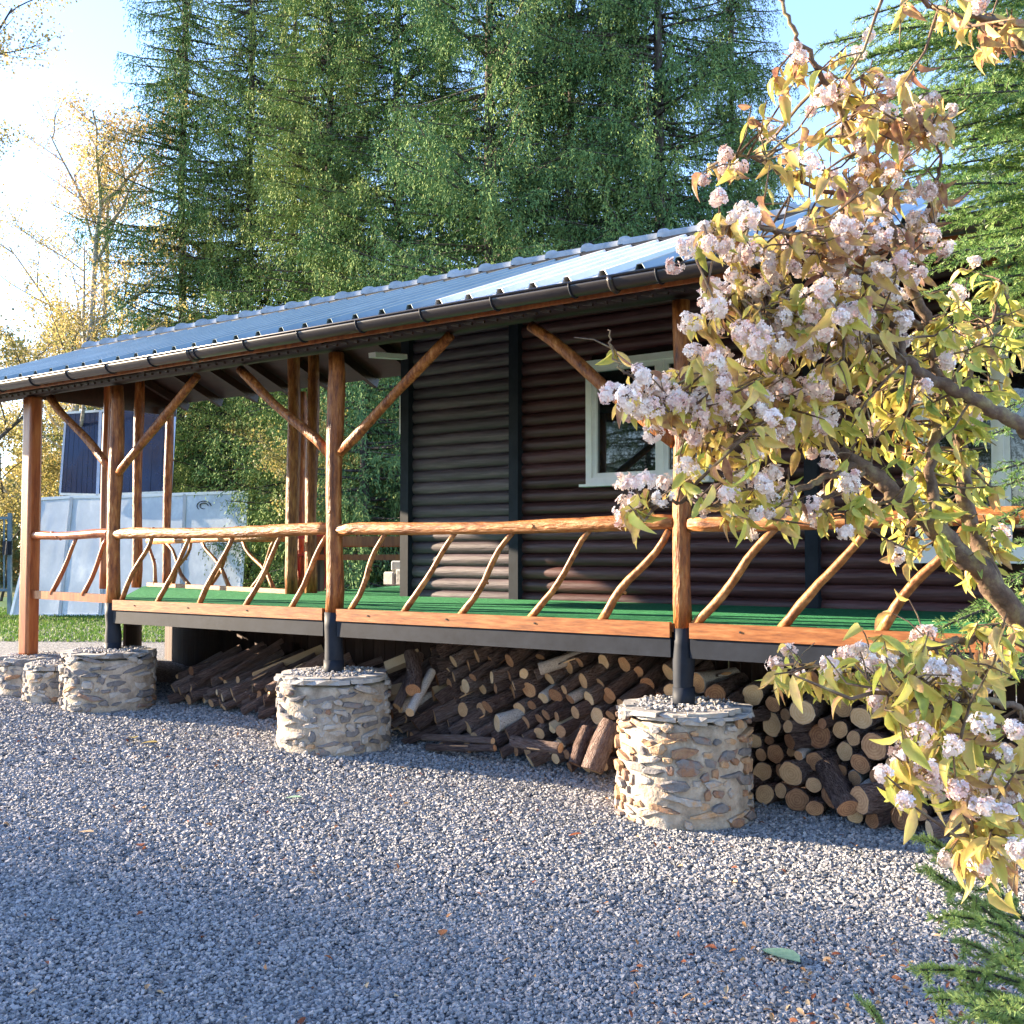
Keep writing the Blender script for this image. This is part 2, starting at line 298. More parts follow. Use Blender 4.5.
# ------------------------------------------------------------------ stone piers
def pier(x,y,r,top,label,seed,rtop=None,grey=False):
    random.seed(seed); g0=ground(x); h=top-g0; rtop=rtop or r*.96
    root=empty('stone_pier',(x,y,g0),label,'stone pier','round masonry piers under the porch posts')
    # mortar core and the stones bedded in it
    mb=MB(); n=40; rows=14
    vs=[];fs=[]
    for i in range(rows+1):
        z=(h-.03)*i/rows-.03
        for j in range(n):
            a=2*math.pi*j/n; rr=(r+(rtop-r)*i/rows)*(1+.02*math.sin(5*a+seed)+.012*math.sin(9*a+i))+random.uniform(-.006,.006)
            vs.append((rr*math.cos(a),rr*math.sin(a),z))
    for i in range(rows):
        for j in range(n): fs.append((i*n+j,i*n+(j+1)%n,(i+1)*n+(j+1)%n,(i+1)*n+j))
    fs.append(tuple(rows*n+j for j in range(n)))
    mb.add(vs,fs,0,.5,True)
    z=0.0
    while z<h-.055:
        ch=random.uniform(.045,.085); a=random.random()*6.28; a1=a+6.28
        while a<a1:
            wd=random.choice([.06,.09,.14,.2,.24])*random.uniform(.8,1.3); da=wd/r; zc=z+ch/2+random.uniform(-.022,.022); hh=ch*.5*random.uniform(.6,1.15)
            if random.random()<.9:
                t=random.random(); ring=[]; t=(t*.34 if t<.5 else .75+.25*t) if grey and random.random()<.75 else t
                fr=(r+(rtop-r)*zc/h)*(1+.02*math.sin(5*a+seed))
                out=random.uniform(.008,.032); tilt=random.uniform(-.22,.22)
                # outline polygon on the cylinder face, bulged
                m=random.choice([6,7,8,9]); vs=[]; 
                for layer,(sc_,ro) in enumerate([(1.06,-.01),(1.0,out*.75),(.72,out)]):
                    for q in range(m):
                        an=2*math.pi*q/m; ex=abs(math.cos(an))**.7*(1 if math.cos(an)>0 else -1); ez=abs(math.sin(an))**.7*(1 if math.sin(an)>0 else -1)
                        if layer==0: ring.append((random.uniform(.62,1.15),random.uniform(.5,1.25)))
                        jx,jz=ring[q]
                        aa=a+da/2+ex*sc_*da*.46*jx; zz=zc+ez*sc_*hh*jz+tilt*ex*wd*.5
                        rr=fr+ro+random.uniform(-.003,.003)
                        vs.append((rr*math.cos(aa),rr*math.sin(aa),zz))
                fs=[]
                for l in range(2):
                    for q in range(m): fs.append((l*m+q,l*m+(q+1)%m,(l+1)*m+(q+1)%m,(l+1)*m+q))
                fs.append(tuple(2*m+q for q in range(m)))
                mb.add(vs,fs,1,t,False)
            a+=da
        z+=ch
    mb.build('masonry',[MT['mortar'],MT['stone']],root)
    # flat slabs laid round the rim
    cb=MB(); a=random.random()
    for lay in range(2):
        a=random.random(); a1=a+6.28
        while a<a1-.15:
            da=min(random.uniform(.4,.85),a1-a); th=random.uniform(.018,.035); ro=rtop+random.uniform(.0,.045)-.02*lay; ri=rtop*random.uniform(.45,.6)
            zb=h-.035+lay*.022+random.uniform(-.006,.006); k=5; vs=[]
            for zz in(zb,zb+th):
                for q in range(k): 
                    aa=a+da*q/(k-1)*.96; rr=ro*random.uniform(.94,1.03); vs.append((rr*math.cos(aa),rr*math.sin(aa),zz+random.uniform(-.004,.004)))
                for q in range(3)[::-1]:
                    aa=a+da*q/2*.96; vs.append((ri*math.cos(aa),ri*math.sin(aa),zz+random.uniform(-.004,.004)))
            m=k+3; fs=[tuple(range(m))[::-1],tuple(m+i for i in range(m))]+[(i,(i+1)%m,m+(i+1)%m,m+i) for i in range(m)]
            cb.add(vs,fs,0,random.random(),False); a+=da
    cb.build('cap_slabs',MT['slab'],root)
    gb=MB()
    for i in range(420):
        a=random.random()*6.28; q=math.sqrt(random.random())*rtop*.82; s=random.uniform(.005,.011)
        M=Matrix.Rotation(random.random()*3,3,'X')@Matrix.Rotation(random.random()*3,3,'Z')
        gb.box((q*math.cos(a),q*math.sin(a),h+.012+random.uniform(0,.02)),(s,s*.8,s*.6),M,0,random.uniform(.3,1))
    fill=gb.build('gravel_fill',MT['gstone'],root); fill['kind']='stuff'
    return root
pier(0,0,.43,.70,'tallest sunlit round stone pier, nearest the viewer and ringed by log heaps',3)
pier(-3.16,0,.46,.71,'round stone pier under the middle post, left of the stacked split firewood',5,grey=True)
pier(-6.2,-.02,.44,.74,'wide grey round stone pier under the post at the deck\'s left end',8,grey=True)
pier(-7.62,.05,.38,.60,'low grey stone pier under the square red-stained end post',12,grey=True)
pier(-7.0,-.08,.31,.57,'smallest low stone pier, wedged between the end post\'s pier and the wide grey pier',21,grey=True)
pier(3.1,0,.43,.70,'round stone pier right of the flowering shrub',31)
# ------------------------------------------------------------------ the cabin
cabin=empty('log_cabin',(0,2.3,0),'dark brown log-sided cabin with blue-grey metal roof, covered porch and rustic branch railing','cabin')
def C_(mb,name,m,parent=cabin,smooth=True):
    o=mb.build(name,m,None,smooth); o.parent=parent; o.matrix_parent_inverse=parent.matrix_world.inverted() if parent is not cabin else Matrix.Translation((0,-2.3,0))
    return o
DZ=1.25; WY=2.3
bpy.context.view_layer.update()
random.seed(21)
def siding(x0,x1,z0,z1,name='wall',hole=None,y=WY):
    mb=MB(); p=.128; z=z0; prof=[]
    rows=int((z1-z0)/p)+1
    for r_ in range(rows):
        zc=z0+p*(r_+.5); t=random.random(); segs=[(x0,x1)]
        if hole and hole[2]-p*.4<zc<hole[3]+p*.4: segs=[(x0,hole[0]),(hole[1],x1)]
        for a,b in segs:
            if b-a<.03: continue
            n=max(2,int((b-a)/.25)); pts=[(a+(b-a)*i/n) for i in range(n+1)]
            vs=[];k=9
            for i,x in enumerate(pts):
                wob=.004*math.sin(x*2.1+r_*1.7)+random.uniform(-.0015,.0015)
                for q in range(k):
                    an=-math.pi/2*1.0+math.pi*q/(k-1)
                    vs.append((x,y-.052*math.cos(an)*(1+.03*math.sin(x*3+r_))+.03+wob,zc+math.sin(an)*p*.5))
            fs=[(i*k+q,(i+1)*k+q,(i+1)*k+q+1,i*k+q+1) for i in range(n) for q in range(k-1)]
            mb.add(vs,fs,0,t,True)
    return C_(mb,name,MT['siding_grey' if x0<-4 else 'siding'])
win=(-2.02,-.76,2.37,3.56); win2=(.98,2.25,1.66,3.45)
siding(-4.22,-2.90,DZ-.05,4.3)
siding(-2.80,.10,DZ-.05,4.3,hole=(win[0]+.03,win[1]-.03,win[2]+.03,win[3]-.03))
siding(.20,3.1,DZ-.05,4.3,hole=(win2[0]+.03,win2[1]-.03,win2[2]+.03,win2[3]-.03))
siding(3.2,5.0,DZ-.05,4.3)
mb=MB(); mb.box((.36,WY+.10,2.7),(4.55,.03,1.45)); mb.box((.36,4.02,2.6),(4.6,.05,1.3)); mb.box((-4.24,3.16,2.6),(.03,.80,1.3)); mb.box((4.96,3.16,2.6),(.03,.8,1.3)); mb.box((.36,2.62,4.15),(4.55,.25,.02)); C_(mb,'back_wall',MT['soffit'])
for x in(-4.27,-2.85,.15,3.15):
    mb=MB(); mb.box((x,WY-.03,(DZ+4.15)/2),(.055,.06,(4.15-DZ)/2)); C_(mb,'corner_post',MT['steel'])
mb=MB(); mb.box((-4.33,WY-.05,3.22),(.022,.03,.21)); C_(mb,'white_trim',MT['white'])
def window(x0,x1,z0,z1,mull):
    fr=MB(); w_=.062; y=WY-.045
    fr.box(((x0+x1)/2,y,z1-w_/2),((x1-x0)/2,.035,w_/2)); fr.box(((x0+x1)/2,y,z0+w_/2),((x1-x0)/2,.035,w_/2))
    fr.box((x0+w_/2,y,(z0+z1)/2),(w_/2,.034,(z1-z0)/2-w_)); fr.box((x1-w_/2,y,(z0+z1)/2),(w_/2,.034,(z1-z0)/2-w_))
    W=empty('window',(0,0,0),None,None); W.parent=cabin; W.location=((x0+x1)/2,WY,z0); W.matrix_parent_inverse=Matrix.Translation((0,-2.3,0))
    bpy.context.view_layer.update()
    def sub(mb,nm,m):
        o=mb.build(nm,m); o.parent=W; o.matrix_parent_inverse=Matrix.Translation(-Vector(W.location)); return o
    sub(fr,'frame',MT['white'])
    sa=MB()
    for xa,xb in ([(x0+w_,mull-.02),(mull+.02,x1-w_)]):
        e=.045; za,zb=z0+w_,z1-w_; yy=y+.012
        sa.box(((xa+xb)/2,yy,za+e/2),((xb-xa)/2,.025,e/2)); sa.box(((xa+xb)/2,yy,zb-e/2),((xb-xa)/2,.025,e/2))
        sa.box((xa+e/2,yy,(za+zb)/2),(e/2,.024,(zb-za)/2-e)); sa.box((xb-e/2,yy,(za+zb)/2),(e/2,.024,(zb-za)/2-e))
        p=MB(); p.box(((xa+xb)/2,yy+.012,(za+zb)/2),((xb-xa)/2-.01,.004,(zb-za)/2-.01)); sub(p,'pane',MT['pane'])
    sa.box((mull,y+.004,(z0+z1)/2),(.022,.03,(z1-z0)/2-w_)); sub(sa,'sash',MT['white'])
    si=MB(); si.box(((x0+x1)/2,WY-.10,z0-.012),((x1-x0)/2+.03,.06,.012)); sub(si,'sill',MT['white'])
window(*win,-1.23); window(*win2,1.6)
# deck
random.seed(4)
deckpoly=[(-6.12,-.02),(-9.75,2.95),(-5.75,2.02),(-6.9,5.4),(-4.2,5.4),(3.9,5.4),(3.9,-.02)]
def slab(poly,z0,z1,mb,t=.5):
    n=len(poly); vs=[(x,y,z0) for x,y in poly]+[(x,y,z1) for x,y in poly]
    mb.add(vs,[tuple(range(n))[::-1],tuple(n+i for i in range(n))]+[(i,(i+1)%n,n+(i+1)%n,n+i) for i in range(n)],0,t,False)
dk=MB()
# triangulated-safe: three convex pieces
slab([(3.9,-.02),(3.9,5.4),(-4.2,5.4),(-4.2,-.02)],DZ-.06,DZ-.006,dk); slab([(-4.203,-.02),(-4.203,5.4),(-6.9,5.4),(-5.75,2.02),(-6.12,-.02)][::1],DZ-.06,DZ-.006,dk); slab([(-6.125,-.02),(-5.76,2.02),(-9.75,2.95)],DZ-.06,DZ-.006,dk)
deck=C_(dk,'deck',MT['fascia'])
def D_(mb,name,m,smooth=True):
    o=mb.build(name,m,None,smooth); o.parent=deck; o.matrix_parent_inverse=Matrix.Identity(4); return o
cp=MB(); slab([(3.88,-.0),(3.88,5.38),(-4.2,5.38),(-4.2,-.0)],DZ-.004,DZ+.006,cp); slab([(-4.203,-.0),(-4.203,5.38),(-6.88,5.38),(-5.76,2.02),(-6.1,0)],DZ-.004,DZ+.006,cp); slab([(-6.105,0),(-5.77,2.0),(-9.7,2.92)],DZ-.004,DZ+.006,cp)
D_(cp,'carpet',MT['carpet'])
for a,b in((-6.11,-3.24),(-3.08,-.07),(.07,3.03)):
    f=MB(); f.beam((a,-.045,DZ-.045),(b,-.045,DZ-.045),.035,.10)
    for q in range(int((b-a)/.8)): 
        xx=a+.35+q*.8; f.beam((xx,-.068,DZ-.04),(xx,-.06,DZ-.04),.012,.012,1)
    D_(f,'fascia_board',[MT['fascia'],MT['black']])
    f=MB(); f.beam((a,-.01,DZ-.163),(b,-.01,DZ-.163),.08,.125); D_(f,'edge_beam',MT['steel'])
f=MB(); f.beam((-9.7,3.0,DZ+.0),(-5.8,2.08,DZ+.0),.05,.11); D_(f,'back_board',MT['fascia'])
jb=MB()
for x in np.arange(-6,3.9,.6): jb.beam((x,.05,DZ-.13),(x,5.2,DZ-.13),.06,.13)
D_(jb,'joists',MT['soffit'])
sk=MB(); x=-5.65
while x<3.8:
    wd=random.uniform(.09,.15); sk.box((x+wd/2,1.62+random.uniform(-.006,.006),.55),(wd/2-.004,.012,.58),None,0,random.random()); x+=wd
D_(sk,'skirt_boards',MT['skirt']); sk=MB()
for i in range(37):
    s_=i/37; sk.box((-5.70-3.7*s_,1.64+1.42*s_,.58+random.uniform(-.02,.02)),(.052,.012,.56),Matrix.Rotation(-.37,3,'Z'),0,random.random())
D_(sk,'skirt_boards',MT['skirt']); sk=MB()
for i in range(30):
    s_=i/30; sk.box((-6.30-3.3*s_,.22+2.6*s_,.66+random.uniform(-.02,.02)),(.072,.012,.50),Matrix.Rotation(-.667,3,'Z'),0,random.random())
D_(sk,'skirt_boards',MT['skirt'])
ob=MB()
for i in range(5):
    ob.beam((-6.0+.1*i,1.0+.25*i,.35+.13*i),(-5.2,1.1+.2*i,.5+.11*i),.03,.1)
D_(ob,'leaning_boards',MT['skirt'])
# posts
def wob(a,b,r,n=9,am=.012):
    a=Vector(a);b=Vector(b); ph=random.random()*6
    pts=[];rs=[]
    for i in range(n):
        s=i/(n-1); pts.append(a.lerp(b,s)+Vector((math.sin(s*7+ph),math.cos(s*5+ph),math.sin(s*6+ph+1)))*am*(1 if 0<i<n-1 else 0))
        rs.append(r*(1+.07*math.sin(s*9+ph)+random.uniform(-.03,.03)))
    return pts,rs
def post(x,y,z0,z1,r,m='pole',nm='porch_post'):
    mb=MB(); p,rs=wob((x,y,z0),(x,y,z1),r,14,.008)
    mb.tube(p,rs,14,0,.5,jit=.03)
    for k in range(4):                                      # knots
        q=random.randint(2,11); a=random.random()*6.28; c=Vector(p[q]); d=Vector((math.cos(a),math.sin(a),.1))
        mb.tube([c+d*(rs[q]*.7),c+d*(rs[q]*1.08)],[.02,.013],7,0)
    return C_(mb,nm,MT[m])
random.seed(17)
for x,r in((0,.062),(-3.16,.070),(-6.18,.068),(3.1,.07)):
    po=post(x,0,DZ-.03,3.40,r)
    mb=MB(); z0=.66; p,rs=wob((x,0,z0),(x,0,DZ-.028),r*1.1,6,.003); mb.tube(p,rs,14,0,.5,jit=.02); 
    mb.tube([(x,0,z0+.01),(x,0,z0+.17)],[r*1.25,r*1.2],14)
    C_(mb,'post_foot',MT['steel'])
mb=MB(); mb.box((-7.67,0,(3.42+.62)/2),(.082,.075,(3.42-.62)/2)); 
ep=C_(mb,'end_post',MT['redwood'])
bv=ep.modifiers.new('b','BEVEL'); bv.width=.028; bv.segments=3
q1=PG(311,593.5,DZ); q2=PG(301,588.5,DZ)
for x,y,r in((-5.77,2.02,.075),(q1.x,q1.y,.07),(q2.x,q2.y,.055),(-9.35,2.55,.065),(-9.75,3.35,.06)): post(x,y,DZ,4.2 if y<3 else 3.9,r)
post(-9.3,2.0,DZ,4.2,.045,'redwood')
# braces
for a,b in(((-.05,2.45),(-1.19,3.38)),((.05,2.45),(1.15,3.38)),((-3.10,2.55),(-1.93,3.40)),((-3.22,2.55),(-4.33,3.38)),((-6.12,2.52),(-4.92,3.38)),((-6.24,2.55),(-7.31,3.38)),((3.05,2.5),(1.9,3.38))):
    mb=MB(); p,rs=wob((a[0],-.01,a[1]),(b[0],-.02,b[1]),.042,8,.01); mb.tube(p,rs,10,jit=.04); C_(mb,'brace',MT['pole'])
# plate log over posts, beams, rafters
mb=MB(); p,rs=wob((-9.9,0,3.49),(4.3,0,3.49),.075,40,.006); mb.tube(p,rs,12,jit=.02); C_(mb,'plate_log',MT['soffit'])
# railing
rail=empty('railing',(0,0,0),None,None); rail.parent=cabin; rail.location=(-3.16,0,DZ); rail.matrix_parent_inverse=Matrix.Translation((0,-2.3,0))
def R_(mb,nm,m):
    o=mb.build(nm,m); o.parent=rail; o.matrix_parent_inverse=Matrix.Translation((3.16,0,-DZ)); return o
for a,b,r,mm in((-7.6,-6.24,.045,'redwood'),(-6.14,-3.22,.052,'rail'),(-3.1,-.05,.050,'rail'),(.06,3.05,.050,'rail')):
    mb=MB(); p,rs=wob((a,-.005,1.905),(b,-.005,1.915),r,26,.009); mb.tube(p,rs,14,jit=.05)
    for k in range(5):
        q=random.randint(3,22); an=random.uniform(0,6.28); dd=Vector((0,math.cos(an),math.sin(an))); mb.tube([Vector(p[q])+dd*r*.7,Vector(p[q])+dd*r*1.1],[.022,.014],7)
    R_(mb,'handrail',MT[mm])
mb=MB(); mb.beam((-7.6,-.0,1.275),(-6.2,-.0,1.26),.05,.085); R_(mb,'lower_bar',MT['redwood'])
bal=[(52,77,'redwood'),(84,108,'redwood'),(122,153),(158,191),(200,234),(246,282),(292,328),(351,386),(404,456),(461,514),(531,590),(602,670),(695,777),(782,871),(881,966),(985,1085)]
def balus(pb,pt,r,mm,am,nm='baluster'):
    d=pt-pb; n=10; pts=[];rs=[]
    kk=random.choice([1,1,1,-1]); side=Vector((d.z,0,-d.x)).normalized(); ph=random.uniform(-.6,.6)
    sh=random.random()
    for i in range(n):
        s=i/(n-1); o=math.sin(s*math.pi*(1+sh)+ph*0)*am*kk*(1 if sh<.5 else -1)+random.uniform(-.003,.003)
        pts.append(pb+d*s+side*(o*math.sin(math.pi*s)**.5 if 0<i<n-1 else 0)); rs.append(r*(1.12-.3*s+random.uniform(-.05,.05)))
    mb=MB(); mb.tube(pts,rs,9,jit=.05)
    if random.random()<.4:
        q=random.randint(3,6); mb.tube([pts[q],pts[q]+side*r*1.7],[r*.6,r*.35],7)
    R_(mb,nm,MT[mm])
for b_ in bal:
    pb=PY(b_[0],610,0); pt=PY(b_[1],540,0)
    balus(Vector((pb.x,-.01,DZ-.01 if b_[0]>110 else 1.29)),Vector((pt.x,-.01,1.87)),.024 if b_[0]<600 else .029,b_[2] if len(b_)>2 else 'branch',random.uniform(.006,.032))
# back railing of the terrace
A=Vector((-9.7,3.0,0)); B=Vector((-5.85,2.1,0))
mb=MB(); mb.tube([A+Vector((0,0,1.9)),(A+B)/2+Vector((0,0,1.91)),B+Vector((0,0,1.9))],.05,10); R_(mb,'handrail',MT['rail'])
for k in range(7):
    s=.06+k*.14; o=.2 if k%2 else -.28
    pb=A.lerp(B,s); pt=A.lerp(B,min(1,max(0,s+o*.7)))
    balus(pb+Vector((0,0,DZ+.03)),pt+Vector((0,0,1.87)),.026,'branch',.05)
# roof
ze,zr,ye,yr,yb=3.50,4.57,-.50,2.2,3.7
sl_=(zr-ze)/(yr-ye); x0,x1=-10.0,4.6
def roofz(y): return ze+(y-ye)*sl_ if y<=yr else zr-(y-yr)*sl_*.95
mb=MB(); p=.27; x=x0; prof=[]
while x<x1:
    prof+= [(x,0),(x+p*.70,0),(x+p*.755,.045),(x+p*.90,.045)]; x+=p
prof.append((x,0))
def strip(ya,yb_,mb,nseg):
    vs=[];k=len(prof)
    for i in range(nseg+1):
        y=ya+(yb_-ya)*i/nseg
        for xx,zz in prof: vs.append((xx,y,roofz(y)+zz))
    fs=[(i*k+j,i*k+j+1,(i+1)*k+j+1,(i+1)*k+j) for i in range(nseg) for j in range(k-1)]
    mb.add(vs,fs,0,.5,False)
strip(ye,yr,mb,6); strip(yr,yb,mb,1)
for q,yy in enumerate((-.38,.1,.75,1.4)):                       # sheet screws
    for j in range(int((x1-x0)/p)):
        if (j*3+q)%4==0 and q!=3:
            xx=x0+p*j+p*.87; n=Vector((0,-sl_,1)).normalized(); c=Vector((xx,yy,roofz(yy)+.034)); mb.tube([c,c+n*.008],.009,6,1)
roof=C_(mb,'roof',[MT['roof'],MT['steel'],MT['glaresheet']])
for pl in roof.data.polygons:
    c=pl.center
    if pl.material_index==0 and -1.72<c.x<-.22 and c.y<yr and c.y>ye: pl.material_index=2  # sun glare painted as a pale strip of sheets along the ribs
def Rf(mb,nm,m,smooth=True):
    o=mb.build(nm,m,None,smooth); o.parent=roof; o.matrix_parent_inverse=Matrix.Identity(4); return o
so_=roof.modifiers.new('s','SOLIDIFY'); so_.thickness=.004; so_.offset=-1
# underside boards (one plank surface below the sheet, slightly lower)
mb=MB()
def lay(ya,yb_,off,th):
    za,zb=roofz(ya)-off,roofz(yb_)-off
    vs=[(x0+.03,ya,za),(x1-.03,ya,za),(x1-.03,yb_,zb),(x0+.03,yb_,zb)]
    vs+=[(a,b,c-th) for a,b,c in vs]
    mb.add(vs,[(0,1,2,3),(7,6,5,4),(0,4,5,1),(1,5,6,2),(2,6,7,3),(3,7,4,0)],0,.5,False)
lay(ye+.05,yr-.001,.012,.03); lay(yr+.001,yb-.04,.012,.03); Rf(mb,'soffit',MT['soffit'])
mb=MB()
for x in np.arange(x0+.3,x1,.75):
    mb.beam((x,ye+.06,roofz(ye+.06)-.10),(x,yr-.02,roofz(yr)-.12),.07,.11); mb.beam((x,yr+.02,roofz(yr)-.12),(x,yb-.06,roofz(yb)-.1),.07,.11)
mb.beam((x0+.1,yr,zr-.24),(-4.4,yr,zr-.24),.12,.14)
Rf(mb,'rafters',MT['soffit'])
mb=MB(); mb.beam((x0,ye+.03,ze-.06),(x1,ye+.03,ze-.06),.02,.13); Rf(mb,'eave_board',MT['redwood'])
mb=MB()                                                       # wavy edge lath under the gutter
for j in range(int((x1-x0)/.11)):
    xx=x0+.11*j; mb.box((xx+.05,ye+.10,ze-.135),(.040,.012,.010),Matrix.Rotation(.25,3,'Y'))
Rf(mb,'eave_lath',MT['soffit'])
mb=MB()                                                       # gable boarding at the left end
zt=3.78
vs=[(x0+.06,ye+.25,roofz(ye+.25)-.06),(x0+.06,.3,roofz(.3)-.06),(x0+.06,yr,zr-.07),(x0+.06,yb-.1,roofz(yb-.1)-.06),(x0+.06,yb-.1,zt),(x0+.06,.3,zt)]
vs=[(x0+.06,.28,roofz(.28)-.05),(x0+.06,yr,zr-.05),(x0+.06,yb-.1,roofz(yb-.1)-.05),(x0+.06,yb-.1,zt)]
vs+=[(a+.03,b,c) for a,b,c in vs]; n=4
mb.add(vs,[tuple(range(n)),tuple(n+i for i in range(n))[::-1]]+[(i,(i+1)%n,n+(i+1)%n,n+i) for i in range(n)],0,.5,False)
Rf(mb,'gable_boards',MT['soffit'])
mb=MB()
mb.beam((x0-.012,ye,ze-.03),(x0-.012,yr,zr-.03),.02,.12); mb.beam((x0-.012,yr,zr-.03),(x0-.012,yb,roofz(yb)-.03),.02,.12); Rf(mb,'barge_board',MT['steel'])
mb=MB()                                                       # gutter
n=11;gy,gz,gr=ye-.055,ze-.045,.072; xsg=np.linspace(x0-.05,x1,30); vs=[]
for x in xsg:
    for rr in(gr,gr-.006):
        for q in range(n):
            an=math.pi+math.pi*q/(n-1); vs.append((x,gy+math.cos(an)*rr,gz+math.sin(an)*rr-.001*math.sin(x)))
k=2*n; fs=[]
for i in range(len(xsg)-1):
    for q in range(n-1):
        fs.append((i*k+q,i*k+q+1,(i+1)*k+q+1,(i+1)*k+q)); fs.append((i*k+n+q,(i+1)*k+n+q,(i+1)*k+n+q+1,i*k+n+q+1))
    fs.append((i*k,(i+1)*k,(i+1)*k+n,i*k+n)); fs.append((i*k+n-1,i*k+2*n-1,(i+1)*k+2*n-1,(i+1)*k+n-1))
mb.add(vs,fs,0,.5,True)
mb.tube([(x0-.05,gy-gr,gz+.004),(x1,gy-gr,gz+.004)],.009,6)
for x in(-8.3,-4.42,-.4): mb.tube([(x-.03,gy,gz),(x+.03,gy,gz)],.0,6) if False else None
x=x0+.2
while x<x1:
    pts=[(x,gy+math.cos(math.pi+math.pi*q/10)*(gr+.004),gz+math.sin(math.pi+math.pi*q/10)*(gr+.004)) for q in range(11)]
    pts=pts+[(x,gy+gr-.002,gz+.05)]
    mb.tube(pts,.0075,5,1); x+=.62
for x in(-8.0,-4.3,-.2): 
    pts=[(x,gy+math.cos(math.pi+math.pi*q/10)*(gr+.003),gz+math.sin(math.pi+math.pi*q/10)*(gr+.003)) for q in range(11)]; mb.tube(pts,.02,5)
Rf(mb,'gutter',[MT['gutter'],MT['steel']])
mb=MB(); x=x0+.02                                             # overlapping ridge tiles
while x<x1:
    L_=.40; n=9; vs=[]
    for xx,rr in((x,.115),(x+.045,.115),(x+.05,.093),(x+L_+.03,.085)):
        for q in range(n):
            an=math.pi*q/(n-1); vs.append((xx,yr-math.cos(an)*rr*1.25,zr+.0+math.sin(an)*rr*.95+.005))
    fs=[(i*n+q,i*n+q+1,(i+1)*n+q+1,(i+1)*n+q) for i in range(3) for q in range(n-1)]+[tuple(range(n))]
    mb.add(vs,fs,0,.5,True); x+=L_
mb.box(((x0+x1)/2,yr-.17,roofz(yr-.17)+.045),((x1-x0)/2,.07,.006),Matrix.Rotation(math.atan(sl_),3,'X'),1)
mb.box(((x0+x1)/2,yr-.235,roofz(yr-.235)+.022),((x1-x0)/2,.006,.02),None,1)
Rf(mb,'ridge_cap',[MT['ridge'],MT['steel']])
# tube lamp under the porch beam
lp=MB(); a=PY(372,355,1.4); b=PY(404,357,1.9); lp.beam(a,b,.09,.05); lo=lp.build('ceiling_lamp',MT['white']); rebase(lo,(a+b)/2); tag(lo,'unlit white tube lamp fixed under the porch ceiling beams','lamp')
# ------------------------------------------------------------------ firewood
def logmesh(kind,seed):
    random.seed(seed); mb=MB(); n=14; k=7
    ph=random.random()*6; el=random.uniform(.86,1.0); be=random.uniform(-.25,.25)
    if kind=='split':
        # a quarter wedge: bark arc and two flat faces
        prof=[(0,0)]+[(math.cos(a)*1.25,math.sin(a)*1.25) for a in np.linspace(.2,1.75,6)]
        prof=[(x-.45,z-.6) for x,z in prof]; m=len(prof); vs=[]
        for i in range(3):
            y=i/2
            for x,z in prof: vs.append((x*1.15+random.uniform(-.04,.04),y,z*1.15+random.uniform(-.04,.04)))
        fs=[];ms=[]
        for i in range(2):
            for j in range(m): fs.append((i*m+j,i*m+(j+1)%m,(i+1)*m+(j+1)%m,(i+1)*m+j)); ms.append(2 if j in(0,m-1) else 0)
        b=mb.n; mb.add(vs,fs,0,.5,False); mb.m=ms
        mb.f.append(tuple(range(m))); mb.m.append(1); mb.sm.append(False); mb.f.append(tuple(2*m+j for j in range(m))[::-1]); mb.m.append(1); mb.sm.append(False)
    else:
        vs=[]
        for i in range(k):
            s=i/(k-1)
            for j in range(n):
                a=2*math.pi*j/n; r=(1+.05*math.sin(2*a+ph)+.04*math.sin(5*a+ph*2+s*2)+random.uniform(-.025,.025))*(1-.06*s)
                vs.append((math.cos(a)*r*el+be*math.sin(math.pi*s),s+(.02*math.cos(a+ph) if i in(0,) else 0),math.sin(a)*r))
        fs=[(i*n+j,(i+1)*n+j,(i+1)*n+(j+1)%n,i*n+(j+1)%n) for i in range(k-1) for j in range(n)]
        mb.add(vs,fs,0,.5,True)
        # bevelled cut ends
        for i,sg in((0,-1),(k-1,1)):
            ring=[Vector(vs[i*n+j]) for j in range(n)]; c=sum(ring,Vector())/n
            b=mb.n; inner=[c+(q-c)*.93+Vector((0,sg*.012,0)) for q in ring]
            mb.add(ring+inner,[((j,(j+1)%n,n+(j+1)%n,n+j) if sg<0 else (j,n+j,n+(j+1)%n,(j+1)%n)) for j in range(n)],0,.5,False)
            mb.f.append(tuple(b+n+j for j in range(n)) if sg<0 else tuple(b+n+j for j in range(n))[::-1]); mb.m.append(1); mb.sm.append(False)
        # a branch stub
        if random.random()<.5:
            a=random.uniform(0,6.28); mb.tube([(math.cos(a)*.9,.5,math.sin(a)*.9),(math.cos(a)*1.18,.52,math.sin(a)*1.18)],[.22,.15],7,0,capm=1)
    me=mb.build('tmp',[MT['barkbirch'] if kind=='birch' else MT['barkspruce'],MT['end'],MT['split']])
    d=me.data; bpy.data.objects.remove(me); d.name='log_'+kind; 
    # outward normals
    import bmesh
    bm=bmesh.new(); bm.from_mesh(d); bmesh.ops.remove_doubles(bm,verts=bm.verts,dist=1e-4); bmesh.ops.recalc_face_normals(bm,faces=bm.faces); bm.to_mesh(d); bm.free()
    return d
VAR={'spruce':[logmesh('spruce',100+i) for i in range(9)],'birch':[logmesh('birch',200+i) for i in range(3)],'split':[logmesh('split',300+i) for i in range(3)]}
LOGS=[]
